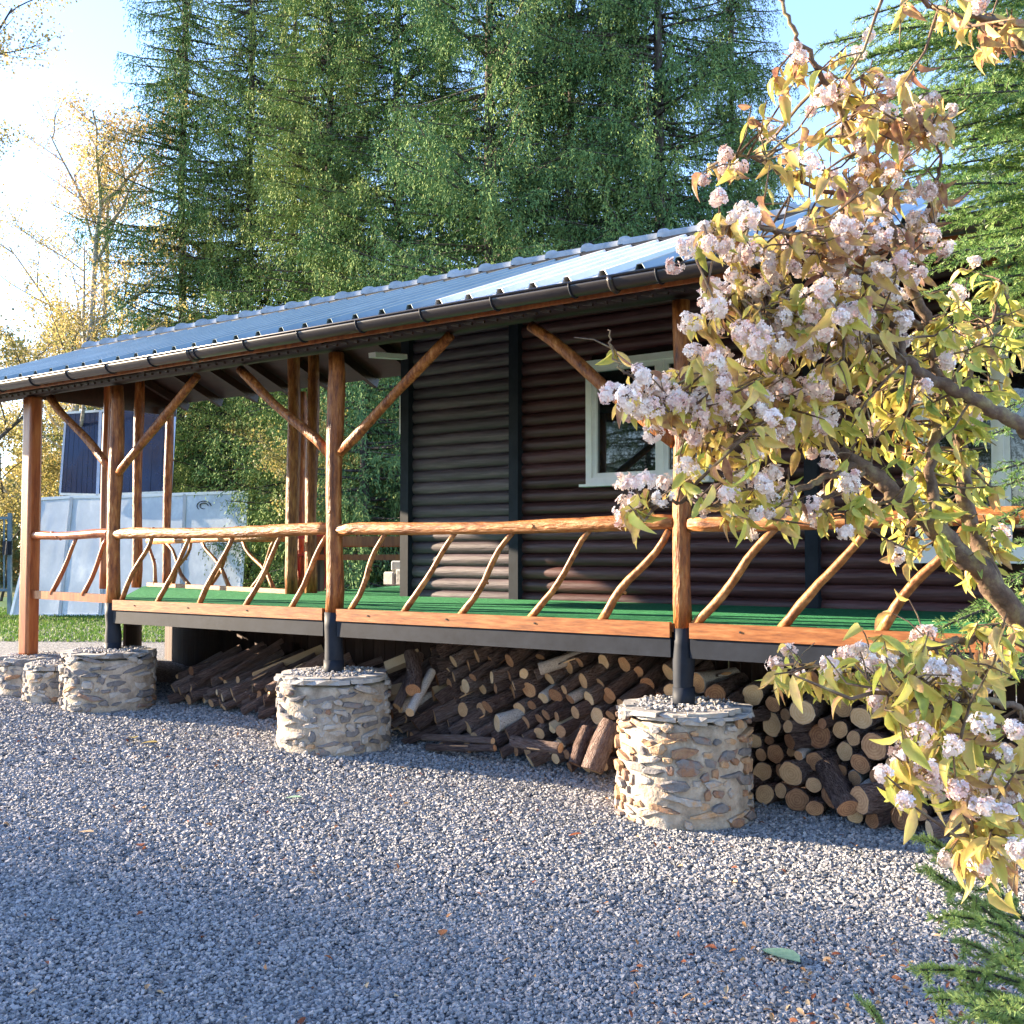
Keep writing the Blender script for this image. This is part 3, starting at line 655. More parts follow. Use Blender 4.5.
def putlog(p,axis,r,L,kind='spruce',roll=None):
    """p: centre of the near cut end, axis: unit vector pointing away from it"""
    me=random.choice(VAR[kind]); o=bpy.data.objects.new('log' if kind!='split' else 'split_log',me); link(o)
    y=Vector(axis).normalized(); x=y.cross(Vector((0,0,1))).normalized(); z=x.cross(y)
    Mr=Matrix((x,y,z)).transposed().to_4x4()@Matrix.Rotation(random.random()*6.28 if roll is None else roll,4,'Y')
    o.matrix_world=Matrix.Translation(p)@Mr@Matrix.Diagonal((r,L,r,1))
    return o
def pack(x0,x1,rfun,top,maxn=400):
    cs=[]
    fails=0
    while fails<60 and len(cs)<maxn:
        r=rfun(); best=None
        for q in range(26):
            x=random.uniform(x0+r,x1-r); z=r
            for cx,cz,cr in cs:
                dx=abs(x-cx); s=(r+cr)*.985
                if dx<s: z=max(z,cz+math.sqrt(s*s-dx*dx))
            if best is None or z-.25*r*random.random()<best[1]: best=(x,z,r)
        if best[1]+best[2]*.8<top(best[0]): cs.append(best); fails=0
        else: fails+=1
    return cs
def ordw(n):
    W=['zeroth','first','second','third','fourth','fifth','sixth','seventh','eighth','ninth','tenth','eleventh','twelfth','thirteenth','fourteenth','fifteenth','sixteenth','seventeenth','eighteenth','nineteenth','twentieth']
    if n<=20: return W[n]
    return {2:'twenty-',3:'thirty-',4:'forty-',5:'fifty-'}[n//10]+W[n%10] if n%10 else {3:'thirtieth',4:'fortieth',5:'fiftieth'}[n//10]
def section(cs,place,where,grp,rowh=.125):
    """rows counted from the ground up, logs in a row from left to right"""
    rows={}
    for c in cs: rows.setdefault(int((c[1])/rowh),[]).append(c)
    for ri,k in enumerate(sorted(rows)):
        for i,c in enumerate(sorted(rows[k])):
            o,desc=place(c)
            tag(o,'%s, %s from left in %s layer up, %s'%(desc,ordw(i+1),ordw(ri+1),where),'log',grp)
            LOGS.append(o)
# right heap: ends facing out
random.seed(41)
def topR(x): return (.98 if x<1.5 else .98-.13*(x-1.5))
cs=pack(-.55,3.3,lambda: random.choice([.035,.045,.055,.06,.07,.082,.09]),topR,150)
def plR(c):
    x,z,r=c; L=random.uniform(.36,.5); big=r>.065; kind='birch' if random.random()<.09 else 'spruce'
    if random.random()<.0: kind='split'
    yw=R(random.gauss(7,9)); pt=R(random.gauss(2,5))
    yf=.42+.42*z+random.uniform(-.12,.09)-.10*math.sin(max(0,min(1,(x-.5)/2))*math.pi)
    if x<.45 and z<.55: yf+=.16
    o=putlog((x,yf,z+ground(x)),(math.sin(yw),math.cos(yw)*math.cos(pt),math.sin(pt)),r,L,kind)
    d={'birch':'pale log','spruce':'brown log'}[kind]
    return o,('thick ' if big else 'thin ' if r<.05 else '')+d
section(cs,plR,'heap right of nearest pier','firewood logs stacked under the right of the deck')
# middle heap: logs sloping up and back
random.seed(43)
def heap(x0,x1,rf,top,pitch,yawf,y0,lens,where,grp,birch=.1,split=.06,lean=.25):
    cs=pack(x0,x1,rf,top,110)
    A0=Vector((0,math.cos(pitch),math.sin(pitch))); V0=Vector((0,-math.sin(pitch),math.cos(pitch)))
    def pl(c):
        x,v,r=c; u=random.random(); kind='split' if u<split else 'birch' if u<split+birch else 'spruce'
        yawm=yawf(x) if callable(yawf) else yawf
        yw=R(yawm+random.gauss(0,8)); pt=pitch+R(random.gauss(0,6))
        p=Vector((x,y0,ground(x)+.02))+V0*v+A0*(lean*v+random.uniform(-.13,.10)+v*math.tan(pitch))
        ax=(math.sin(yw)*math.cos(pt),math.cos(yw)*math.cos(pt),math.sin(pt))
        o=putlog(p,ax,r,random.uniform(*lens),kind)
        d={'birch':'pale log','spruce':'dark log','split':'split wedge'}[kind]
        return o,('thick ' if r>.062 else 'thin ' if r<.042 else '')+d
    section(cs,pl,where,grp,.125 if x0>-3 else .07)
heap(-2.75,-.42,lambda: random.choice([.04,.045,.05,.055,.065,.072]),lambda x:.80,R(20),lambda x:8+(-.42-x)*15,.50,(.45,.65),'heap between two nearest piers','firewood logs heaped between the nearer piers',.07,.04,.45)
random.seed(47)
heap(-5.95,-2.70,lambda: random.choice([.03,.035,.042,.05,.055]),lambda x: min(.8,.20+(x+6.0)*.5),R(20),36,.50,(.5,.75),'heap between two farther piers','thin firewood logs heaped between the farther piers',.03,.03,.5)
# hand placed logs
random.seed(50)
def hand(p1,p2,y1,y2,r,kind,label):
    a=PY(*p1,y1); b=PY(*p2,y2); o=putlog(a,(b-a),r,(b-a).length,kind); tag(o,label,'log','loose firewood leaning on the heaps'); LOGS.append(o)
hand((592,770),(612,722),.22,.36,.085,'spruce','thickest dark log standing on end against the nearest pier\'s left side')
hand((575,764),(588,728),.26,.40,.06,'spruce','upright dark log just left of the thickest leaning log')
hand((425,737),(492,741),.30,.28,.032,'spruce','upper of two long thin poles lying flat on the gravel')
hand((427,747),(494,748),.26,.25,.030,'spruce','lower of two long thin poles lying flat on the gravel')
hand((512,741),(560,748),.24,.27,.05,'spruce','short brown log lying on the gravel at the foot of the middle heap')
hand((410,712),(432,672),.28,.62,.045,'birch','pale log leaning steeply beside the middle pier')
hand((397,706),(420,655),.30,.7,.042,'spruce','dark log leaning steeply beside the middle pier')
hand((413,690),(411,655),.35,.6,.075,'spruce','thick log with tan end propped near the middle pier')
hand((848,808),(826,766),.18,.5,.075,'spruce','long brown log sloping out onto the gravel right of the nearest pier')
hand((860,800),(905,790),.20,.6,.09,'spruce','very wide tan cut end low in the heap behind the flowering twigs')
hand((930,830),(985,815),.12,.3,.06,'spruce','dark log lying crosswise at the right foot of the heap')
for i,(a,b) in enumerate((((384,700),(425,690)),((386,714),(420,712)),((386,668),(420,655)),((392,690),(428,682)),((383,725),(418,722)))):
    hand(a,b,.55,.7,.06,'split',['lowest but one','lowest','topmost','middle','second lowest but hidden'][i]+' pale split billet stacked against the middle pier')
# ------------------------------------------------------------------ trees
def strands(S,D,Ln,el=.085,wd=.03,step=.055,tbase=None,sag=.5):
    """hanging strands: start S, direction D, length Ln -> quads"""
    k=np.maximum(2,(Ln/step).astype(int)); idx=np.repeat(np.arange(len(S)),k)
    j=np.concatenate([np.arange(q) for q in k]); s=(j+RNG.uniform(0,1,len(j)))/k[idx]
    P=S[idx]+D[idx]*(Ln[idx]*s)[:,None]; P[:,2]-=sag*Ln[idx]*s*s
    P+=RNG.normal(scale=.018,size=P.shape)
    dd=norm(D[idx]+np.array([0,0,-1.])*(sag*1.6*s)[:,None]+RNG.normal(scale=.6,size=P.shape))
    Fr=frames(dd,RNG.normal(size=P.shape))
    n=len(P); T=np.array([(-.5,0,0),(.5,.15,0),(.15,1,0),(-.35,.8,0)],float); TF=np.array([(0,1,2,3)])
    scl=np.stack([np.full(n,wd),el*RNG.uniform(.6,1.3,n),np.ones(n)],-1)
    t=(tbase[idx] if tbase is not None else np.full(n,.4))+.10+RNG.normal(scale=.10,size=n)+.15*(s-.3)
    return stamp(T,TF,Fr,P,scl,np.clip(t,0,1))
def spruce_mesh(seed,H=22,Rm=3.4,z0=1.0,dens=1.0,sparse=0.0,yellow=0.0,el=.10,wd=.034,bare=0.):
    global RNG
    RNG=np.random.default_rng(seed); rnd=random.Random(seed)
    S=[];D=[];Ln=[];tb=[]; tr=MB()
    tr.tube([(rnd.uniform(-.05,.05),rnd.uniform(-.05,.05),z) for z in np.linspace(-.3,H,14)],[.12*(1-q/13)**.8+.02 for q in range(14)],9)
    z=z0
    while z<H-.2:
        rr=Rm*(1-z/H)**.55*rnd.uniform(.8,1.1)
        nb=7
        for b in range(nb):
            if rnd.random()<sparse: continue
            a=rnd.random()*6.28; L=rr*rnd.uniform(.65,1.12); ca,sa=math.cos(a),math.sin(a)
            dr=rnd.uniform(.12,.42); upt=rnd.uniform(.05,.25); zz=z+rnd.uniform(-.15,.15)
            def bp(s): return np.stack([ca*L*s,sa*L*s,zz+L*(.12*s-dr*s**1.4+upt*s**3)],-1)
            tr.tube([tuple(bp(np.array(q))) for q in(0,.35,.7,1)],[.035,.025,.015,.006],4,cap=False)
            n=int(max(8,L/.050*dens)); s=RNG.uniform(.04+bare,1,n)**.85; P=bp(s)
            side=np.where(RNG.random(n)<.5,-1,1)*RNG.uniform(.35,1.2,n)
            hang=RNG.random(n)<.52
            d=np.stack([ca-sa*side,sa+ca*side,np.zeros(n)],-1)
            d[hang]=d[hang]*.28+np.array([0,0,-1.]); d[~hang,2]-=.15; d=norm(d)
            ln=np.where(hang,RNG.uniform(.18,.6,n),(.24+.55*(1-s))*min(1,L/2)*RNG.uniform(.7,1.3,n))
            S.append(P);D.append(d);Ln.append(ln);tb.append(np.full(n,.38+yellow+rnd.gauss(0,.12))+.18*(s-.5))
        z+=.30*rnd.uniform(.7,1.25)
    V,Fc,t=strands(np.concatenate(S),np.concatenate(D),np.concatenate(Ln),el=el*.72,wd=wd*.72,step=.038,tbase=np.concatenate(tb))
    c=npmesh('crown',V,Fc,t,MT['needle']); tk=tr.build('trunk',MT['trunk'])
    cm,tm=c.data,tk.data; bpy.data.objects.remove(c); bpy.data.objects.remove(tk); return tm,cm
def decid_mesh(seed,H=12,spread=2.6,leaves=9000,trunkm='trunk',size=.07,sparse=.0,zlow=.25,tmid=.5):
    global RNG
    RNG=np.random.default_rng(seed); rnd=random.Random(seed); tr=MB(); tips=[]
    def grow(p,d,L,r,lev):
        n=5; pts=[p]; 
        for i in range(n):
            d=(d+Vector((rnd.gauss(0,.13),rnd.gauss(0,.13),rnd.gauss(.04,.08)))).normalized(); p=p+d*(L/n); pts.append(p)
        tr.tube(pts,[max(.004,r*(1-.7*i/n)) for i in range(n+1)],6 if lev<2 else 4,cap=False)
        if lev>=2:
            for q in pts[1:]: tips.append(q)
        if lev<3:
            for q in range(9 if lev==0 else 5 if lev==1 else 4):
                s=rnd.uniform(zlow if lev==0 else .2,1); i=min(n-1,int(s*n)); pp=pts[i].lerp(pts[i+1],s*n-i)
                a=rnd.random()*6.28; dd=(d*rnd.uniform(.5,.9)+Vector((math.cos(a),math.sin(a),rnd.uniform(-.1,.5)))*.9).normalized()
                grow(pp,dd,L*(rnd.uniform(.28,.42) if lev==0 else rnd.uniform(.45,.65))*(1.15-s*.45)*(spread/2.6 if lev==0 else 1),r*.42,lev+1)
    grow(Vector((0,0,-.2)),Vector((0,0,1)),H,H*.0105,0)
    T_=np.array([tuple(q) for q in tips]); idx=RNG.integers(0,len(T_),leaves)
    P=T_[idx]+RNG.normal(scale=.16,size=(leaves,3))
    tt=RNG.random(len(T_))[idx]*.35+tmid-.17+RNG.normal(scale=.13,size=leaves)
    Fr=frames(RNG.normal(size=(leaves,3))+np.array([0,0,-.6]),RNG.normal(size=(leaves,3)))
    T=np.array([(0,0,0),(.42,.4,.06),(0,1,0),(-.42,.4,.06)],float)
    V,Fc,t=stamp(T,np.array([(0,1,2,3)]),Fr,P,RNG.uniform(.6,1.3,leaves)*size,np.clip(tt,0,1))
    c=npmesh('crown',V,Fc,t,MT['autumn']); tk=tr.build('trunk',MT[trunkm]); cm,tm=c.data,tk.data
    bpy.data.objects.remove(c); bpy.data.objects.remove(tk); return tm,cm
def tree(name,pair,x,y,label,cat,group,rz=0,s=1.0,sz=None):
    o=empty(name,(x,y,ground(x)-.05),label,cat,group,rz); o.scale=(s,s,sz or s)
    for nm,me in zip(('trunk','crown'),pair):
        c=bpy.data.objects.new(nm,me); link(c,o)
    return o
SP=[spruce_mesh(1,22,3.6,yellow=.10),spruce_mesh(2,21,3.1,yellow=.30),spruce_mesh(3,23,3.9,dens=1.1,yellow=.0)]
SPS=spruce_mesh(4,20,3.5,dens=1.1,sparse=.10,yellow=.0)
def gp(px,Z): 
    q=PZ(px,555,Z); return q.x,q.y
GS='tall spruces standing in a row behind the cabin'
for i,(px,Z,k,s,lab) in enumerate([
  (325,25,1,1.05,'tall sunlit spruce with yellowish drooping twigs, third from left behind the roof'),
  (246,29,1,1.12,'pale green drooping spruce right of the thin sparse one'),
  (395,24,0,1.0,'spruce behind the porch roof with a gap of sky to its right'),
  (490,21,2,1.0,'broad dark spruce above the middle of the metal roof'),
  (572,24,0,1.05,'dense dark green spruce behind the roof\'s bright glare'),
  (660,21,2,1.02,'widest dark spruce rising above the ridge left of the flowering shrub'),
  (735,25,1,.92,'spruce with grey-green hanging twigs just left of the blossoms'),
  (440,30,2,.9,'spruce farther back glimpsed between two nearer spruces'),
  (290,34,0,1.15,'rear spruce behind the pale drooping one'),
  (540,31,1,1.0,'rear spruce filling the gap over the roof\'s middle'),
  (620,30,0,.95,'rear spruce seen behind the widest dark one'),
  (345,30,0,.9,'rear spruce behind the tall sunlit one')]):
    x,y=gp(px,Z); tree('spruce_tree',SP[k],x,y,lab,'spruce',GS,rz=i*1.3+.4,s=s)
x,y=gp(178,30); tree('spruce_tree',SPS,x,y,'thin sparse spruce with bare dark trunk and sky gaps, leftmost of the spruces','spruce',GS,rz=2,s=1.15)
x,y=gp(768,38); tree('spruce_tree',SPS,x,y,'slim yellow-green spruce with its tip showing behind the blossoms','spruce',GS,rz=4,s=.88)
# off to the left and behind the viewer: the wood that shades the yard and shows in the glass
DE=[decid_mesh(11,13,2.6,22000),decid_mesh(12,11,2.8,19000,'birchtrunk',tmid=.58),decid_mesh(13,14,2.4,15000,'birchtrunk',tmid=.62),decid_mesh(14,5,3.4,9000,size=.075,zlow=.08,tmid=.42)]
GA='autumn broadleaf trees at the wood edge'
for i,(px,Z,k,s,lab) in enumerate([
  (45,26,2,1.0,'slender bare-topped birch with pale trunk left of the roof end'),
  (-8,23,0,.95,'orange-brown leafy tree at the left edge above the gutter'),
  (112,40,2,1.1,'tall thin birch with sparse orange leaves left of the sparse spruce'),
  (20,34,1,.9,'yellow-leaved birch low at the left edge behind the end post'),
  (80,36,1,.85,'golden birch above the end of the ridge'),
  (140,38,1,.8,'low yellow tree under the sparse spruce'),
  (200,36,0,.8,'green and yellow tree seen through the porch right of the solar panels'),
  (235,33,1,.7,'bright yellow tree between the sparse spruce and the roof'),
  (275,36,0,.8,'orange-tinted tree behind the porch\'s rear posts')]):
    x,y=gp(px,Z); tree('birch_tree' if k else 'broadleaf_tree',DE[k],x,y,lab,'tree',GA,rz=i*1.7,s=s)
GB='bushes along the wood edge'
for i,(px,Z,s,lab) in enumerate([
  (0,31,1.0,'yellow-green bush behind the blue-grey gate'),(60,33,1.1,'yellowing bush behind the solar panels\' left end'),(120,32,1.0,'olive bush hidden mostly by the solar panels'),
  (190,31,.9,'low yellow bush just right of the solar panels'),(236,30,.8,'dark green bush behind the right end of the plastic-covered frames'),(268,29,.9,'leafy bush behind the crossed back balusters'),
  (330,22,.8,'green bush behind the picnic table\'s left end'),(385,21,.8,'dark bush behind the picnic table')]):
    x,y=gp(px,Z); tree('bush',DE[3],x,y,lab,'bush',GB,rz=i*2.1,s=s)
# low spruce boughs behind the terrace: young spruces
YS=[spruce_mesh(21,6,2.0,z0=.2,dens=1.3),]
for i,(px,Z,s,lab) in enumerate([(318,28,1.05,'young spruce seen through the porch left of the paired rear posts'),(362,19.5,1.0,'young dark spruce filling the porch opening beside the cabin corner'),(402,20.5,1.05,'young spruce seen right against the cabin corner'),(262,30,1.1,'young blue-green spruce right of the plastic-covered frames')]):
    x,y=gp(px,Z); tree('young_spruce',YS[0],x,y,lab,'spruce','young spruces behind the terrace',rz=i*2.,s=s)
# unseen neighbours (left of frame and behind the viewer)
for i,(x,y,k,s) in enumerate([(-31,-12.6,0,.8),(-35,-15.5,1,.85),(-33,-9.2,2,.75)]):
    tree('broadleaf_tree',DE[k],x,y,'autumn tree standing left of the yard, outside the picture','tree','trees left of the yard',rz=i,s=s)
for i,(x,y) in enumerate([(-11,-17),(-17,-23),(-7,-24),(1.5,-19),(-3,-20),(9,-25)]):
    tree('spruce_tree',SP[i%3],x,y,'spruce standing across the yard behind the viewer','spruce','trees behind the viewer',rz=i,s=.8)
for i,(x,y,s) in enumerate([(-52,-16.5,.85)]):
    tree('spruce_tree',SPS,x,y,'thin spruce beyond the left side of the yard, outside the picture','spruce','trees left of the yard',rz=i,s=s)
# far wood
def far_wood():
    rng=np.random.default_rng(5); n=90000; an=rng.uniform(-.75,.5,n); Z=rng.uniform(48,62,n)
    q=np.tan(an); x=CAM.x-math.sin(YAW)*Z+q*Z*math.cos(YAW); y=CAM.y+math.cos(YAW)*Z+q*Z*math.sin(YAW)
    top=7.5+2.5*np.sin(an*17)+1.6*np.sin(an*41+1)+.9*np.sin(an*97); z=rng.uniform(0,1,n)**.8*top
    P=np.stack([x,y,z],-1); Fr=frames(rng.normal(size=(n,3)),rng.normal(size=(n,3)))
    T=np.array([(0,0,0),(.45,.4,.06),(0,1,0),(-.45,.4,.06)],float)
    t=np.clip(.5+.25*np.sin(an*60)*np.cos(Z*.9)+rng.normal(scale=.15,size=n),0,1)
    V,Fc,tt=stamp(T,np.array([(0,1,2,3)]),Fr,P,rng.uniform(.2,.42,n),t)
    o=npmesh('far_wood',V,Fc,tt,MT['autumn']); tag(o,'distant autumn wood closing off the view behind the trees','wood',kind='stuff')
far_wood()
# ------------------------------------------------------------------ solar panels, film frames, gate, picnic table
Zs=25.0
def corner(px,py,Z): return PZ(px,py,Z)
pv=empty('solar_panel_array',tuple(PZ(118,600,Zs)*1),'two dark blue solar panels behind the plastic-covered frames','solar panels')
bpy.context.view_layer.update()
def quadbox(c4,th,mb,m=0):
    c4=[Vector(c) for c in c4]; n=(c4[1]-c4[0]).cross(c4[3]-c4[0]).normalized()*th
    vs=c4+[c-n for c in c4]; mb.add(vs,[(0,1,2,3),(7,6,5,4),(0,4,5,1),(1,5,6,2),(2,6,7,3),(3,7,4,0)],m,.5,False)
def P_(mb,nm,m,par): 
    o=mb.build(nm,m,None,False); o.parent=par; o.matrix_parent_inverse=Matrix.Translation(-Vector(par.location)); return o
for (a,b,c,d_) in (((60,494),(97,495),(100,411),(66,413)),((98,495),(171,492),(176,403),(101,411))):
    pa,pb_,pc,pd=PZ(*a,Zs+.3),PZ(*b,Zs+.3),PZ(*c,Zs+1.3),PZ(*d_,Zs+1.3)
    mb=MB(); quadbox([pa,pb_,pc,pd],.035,mb); P_(mb,'panel',MT['pv'],pv)
    mb=MB(); n=(pb_-pa).cross(pd-pa).normalized()*-.0
    for u,v_ in((pa,pb_),(pb_,pc),(pc,pd),(pd,pa)): mb.beam(u,v_,.05,.06)
    P_(mb,'panel_frame',MT['alu'] ,pv)
    g_=MB()
    for s in np.linspace(0,1,8)[1:-1]:
        u=pa.lerp(pb_,s); v_=pd.lerp(pc,s); f_=(CAM-u).normalized()*.006; g_.beam(u+f_,v_+f_,.008,.004)
    P_(g_,'cell_lines',MT['steel'],pv)
mb=MB()
for px in(64,98,172): a=PZ(px,600,Zs+1.2); b=PZ(px,470,Zs+1.0); mb.beam((a.x,a.y,.1),b,.06,.06)
P_(mb,'stand',MT['steel'],pv)
fl=empty('film_covered_frame',tuple(PG(130,600,.3)),'row of upright frames wrapped in crinkled clear plastic film left of the terrace','plastic frame')
fl.location=PZ(130,600,Zs-.5); fl.location.z=.25
tops=[(40,499),(72,497),(110,497),(185,494),(247,492)]; bots=[(12,602),(60,603),(100,602),(180,600),(240,597)]
Zf=Zs-.3
for i in range(4):
    a,b=PZ(*bots[i],Zf-.9),PZ(*bots[i+1],Zf-.9); c,d_=PZ(*tops[i+1],Zf),PZ(*tops[i],Zf)
    a.z=b.z=.29
    nn=10; vs=[]; rr=random.Random(i)
    nrm=(b-a).cross(d_-a).normalized()
    for u in range(nn+1):
        for v_ in range(nn+1):
            q=a.lerp(b,u/nn).lerp(d_.lerp(c,u/nn),v_/nn); e=0 if u in(0,nn) or v_ in(0,nn) else 1
            vs.append(q+nrm*(rr.uniform(-.012,.012)*e))
    fs=[(u*(nn+1)+v_,(u+1)*(nn+1)+v_,(u+1)*(nn+1)+v_+1,u*(nn+1)+v_+1) for u in range(nn) for v_ in range(nn)]
    mb=MB(); mb.add(vs,fs,0,.5,True); o=P_(mb,'film',MT['film'],fl); 
    for pl in o.data.polygons: pl.use_smooth=True
    mb=MB()
    for u,v_ in((a,b),(b,c),(c,d_),(d_,a)): mb.beam(u,v_,.07,.07)
    P_(mb,'frame',MT['white'],fl)
# printed ring mark on the film's last panel
a=PZ(204,506,Zf-.12); mb=MB()
for rr_ in(.10,.17): mb.tube([a+rt*(math.cos(q/14*6.28)*rr_)+up*(math.sin(q/14*6.28)*rr_*.7) for q in range(12)],.012,5)
P_(mb,'printed_mark',MT['steel'],fl)
gt=empty('metal_gate',tuple(PZ(4,600,24)),'blue-grey metal gate standing in the grass at the far left edge','gate'); gt.location.z=.25
mb=MB()
for px in(-40,10): 
    a=PZ(px,600,24); b=PZ(px,513,24); mb.beam((a.x,a.y,.1),b,.08,.08)
P_(mb,'gate_post',MT['blue'],gt)
mb=MB()
for k,py in enumerate((518,590)): mb.beam(PZ(-40,py,24),PZ(10,py,24),.05,.06)
for px in range(-36,9,5): mb.beam(PZ(px,518,24),PZ(px,590,24),.03,.03)
P_(mb,'bars',MT['blue'],gt)
mb=MB(); mb.box(PZ(7,548,23.9),(.12,.05,.16)); P_(mb,'latch_box',MT['steel'],gt)
# picnic table
pt_=Vector((-6.15,3.9,DZ)); tb=empty('picnic_table',tuple(pt_),'dark red wooden table with black metal legs at the back of the terrace','table'); tb.rotation_euler=(0,0,R(35))
bpy.context.view_layer.update()
def T_(mb,nm,m,par): o=mb.build(nm,m,None,False); o.parent=par; return o
mb=MB()
for k in range(5): mb.box((0,-.3+k*.15,.66),(.8,.07,.02))
mb.box((0,-.35,.60),(.78,.015,.045)); mb.box((0,.35,.60),(.78,.015,.045))
T_(mb,'tabletop',MT['redwood'],tb)
for sx in(-1,1):
    for sy in(-1,1): mb=MB(); mb.box((sx*.68,sy*.28,.32),(.03,.03,.32)); T_(mb,'leg',MT['black'],tb)
for nm,off,lab in(('bench',-.62,'red-brown bench on the near side of the terrace table'),('bench',.62,'red-brown bench on the far side of the terrace table')):
    q=pt_+Matrix.Rotation(R(35),3,'Z')@Vector((0,off,0)); b=empty(nm,tuple(q),lab,'bench','benches at the terrace table',R(35))
    mb=MB(); mb.box((0,-.07,.42),(.75,.065,.035)); mb.box((0,.07,.42),(.75,.065,.035)); T_(mb,'seat',MT['redwood'],b)
    if off<0: mb=MB(); mb.box((0,-.16,.62),(.75,.015,.06)); mb.box((-.7,-.19,.5),(.025,.02,.22)); mb.box((.7,-.19,.5),(.025,.02,.22)); T_(mb,'backrest',MT['redwood'],b)
    for sx in(-1,1):
        mb=MB(); mb.box((sx*.65,0,.21),(.03,.12,.21)); T_(mb,'leg',MT['black'],b)
bl=MB(); q=PZ(395,574,15.2)
random.seed(3)
for k,(dx,zz,hh) in enumerate(((-.05,.1,.10),(.17,.12,.12),(.06,.29,.075))): bl.box((q.x+dx,q.y+.02*k,DZ+zz),(.1,.1,hh),Matrix.Rotation(.1*k,3,'Z'))
bo=bl.build('stone_block_stack',MT['limestone']); rebase(bo,(q.x,q.y,DZ)); bv=bo.modifiers.new('b','BEVEL'); bv.width=.02; tag(bo,'pale stone blocks stacked behind the table legs by the cabin corner','stone blocks')
fc=empty('folding_chair',(-6.95,3.5,DZ),'small red folding chair beside the paired rear posts','chair',rz=.6)
mb=MB()
for sx in(-.2,.2): mb.beam((sx,-.2,0),(sx,.2,.45),.025,.025); mb.beam((sx*.9,.2,0),(sx*.9,-.25,.85),.025,.025)
T_(mb,'frame',MT['redpaint'],fc); mb=MB(); mb.box((0,.0,.45),(.2,.2,.012)); T_(mb,'seat',MT['redpaint'],fc); mb=MB(); mb.box((0,-.24,.75),(.2,.012,.09)); T_(mb,'backrest',MT['redpaint'],fc)
# ------------------------------------------------------------------ grass strip
def grass():
    rng=np.random.default_rng(8); n=26000; Z=rng.uniform(17,27,n); q=rng.uniform(-.62,-.30,n)
    x=CAM.x-math.sin(YAW)*Z+q*Z*math.cos(YAW); y=CAM.y+math.cos(YAW)*Z+q*Z*math.sin(YAW)
    P=np.stack([x,y,groundv(x)],-1); d=norm(rng.normal(scale=.35,size=(n,3))+np.array([0,0,1.])); Fr=frames(d,rng.normal(size=(n,3)))
    T=np.array([(-.5,0,0),(.5,0,0),(.2,1,0),(-.1,1,0)],float); s=np.stack([np.full(n,.022),rng.uniform(.025,.06,n),np.ones(n)],-1)
    V,Fc,t=stamp(T,np.array([(0,1,2,3)]),Fr,P,s,rng.random(n)); o=npmesh('grass',V,Fc,t,MT['grass']); tag(o,'patchy green grass beyond the gravel at the far left','grass',kind='stuff')
    base=sheet('grass_verge',np.arange(-30,-11,1.0),np.array([7.5,9,12,16.,20]),.004,MT['grass']); tag(base,kind='structure')
grass()
# ------------------------------------------------------------------ leaves on the gravel
LT=[];
def leaf_template(nv=6,w=.42,cup=.10,curl=.25):
    rows=[(0,.02),(.18,.7),(.42,1),(.66,.85),(.86,.45),(1,.03)]; V=[]
    for s,ww in rows:
        for sx in(-1,0,1): V.append((sx*ww*w/2,s*(1-curl*.2*s),(cup*abs(sx)*ww)-curl*s*s))
    F_=[(i*3+j,i*3+j+1,(i+1)*3+j+1,(i+1)*3+j) for i in range(5) for j in range(2)]
    return np.array(V,float),np.array(F_)
LV,LF=leaf_template()
def litter():
    rng=np.random.default_rng(9); n=420
    Z=rng.uniform(3.2,9,n); q=rng.uniform(-.5,.5,n); k=rng.random(n)<.45; Z[k]=rng.uniform(3.2,4.6,k.sum()); q[k]=rng.uniform(.1,.52,k.sum())
    x=CAM.x-math.sin(YAW)*Z+q*Z*math.cos(YAW); y=CAM.y+math.cos(YAW)*Z+q*Z*math.sin(YAW)
    P=np.stack([x,y,groundv(x)+.022],-1); kk=y<.3; P=P[kk]; n=len(P)
    nr=norm(rng.normal(scale=.35,size=(n,3))+np.array([0,0,1.])); Fr=frames(np.cross(nr,rng.normal(size=(n,3))),nr)
    V,Fc,t=stamp(LV,LF,Fr,P,rng.uniform(.022,.05,n),rng.random(n)); o=npmesh('leaf_litter',V,Fc,t,MT['litter'],smooth=True); tag(o,'small brown and reddish fallen leaves scattered over the gravel','fallen leaves',kind='stuff')
litter()
def oneleaf(px,py,L,m,label,t=.5,rz=0,w=1.0):
    p=PG(px,py,ground(PG(px,py,0).x)+.03); V=LV*np.array([L*w,L,L*.4]); c,s=math.cos(rz),math.sin(rz)
    V=np.stack([V[:,0]*c-V[:,1]*s,V[:,0]*s+V[:,1]*c,V[:,2]],-1)
    V=np.concatenate([V,V-np.array([0,0,.0015])]); Fc=np.concatenate([LF,LF[:,::-1]+len(LV)])
    o=npmesh('fallen_leaf',V,Fc,np.full(len(V),t),m,smooth=True); o.location=p; tag(o,label,'leaf','single fallen leaves on the gravel')
oneleaf(800,962,.24,MT['greenleaf'],'large flat grey-green leaf lying on the gravel at lower right',.5,R(62),1.1)
oneleaf(141,846,.09,MT['litter'],'dark red leaf alone on the gravel at lower left',.12,1.,1.2)
oneleaf(94,832,.12,MT['litter'],'pale cream leaf on the gravel in the sunlit band at left',1.,1.8,1.)
oneleaf(302,797,.12,MT['greenleaf'],'small dark green leaf on the gravel before the middle pier',.1,2.,1.)
oneleaf(441,935,.10,MT['litter'],'curled orange-brown leaf on the gravel at bottom centre',.55,.5,1.)
oneleaf(582,833,.09,MT['litter'],'reddish leaf on the gravel left of the nearest pier',.2,2.5,1.)
for i,(px,py) in enumerate(((134,738),(158,742))): oneleaf(px,py,.16,MT['autumn'],['left','right'][i]+' one of two yellow leaves on the gravel before the wide grey pier',.5,i+1.,1.2)
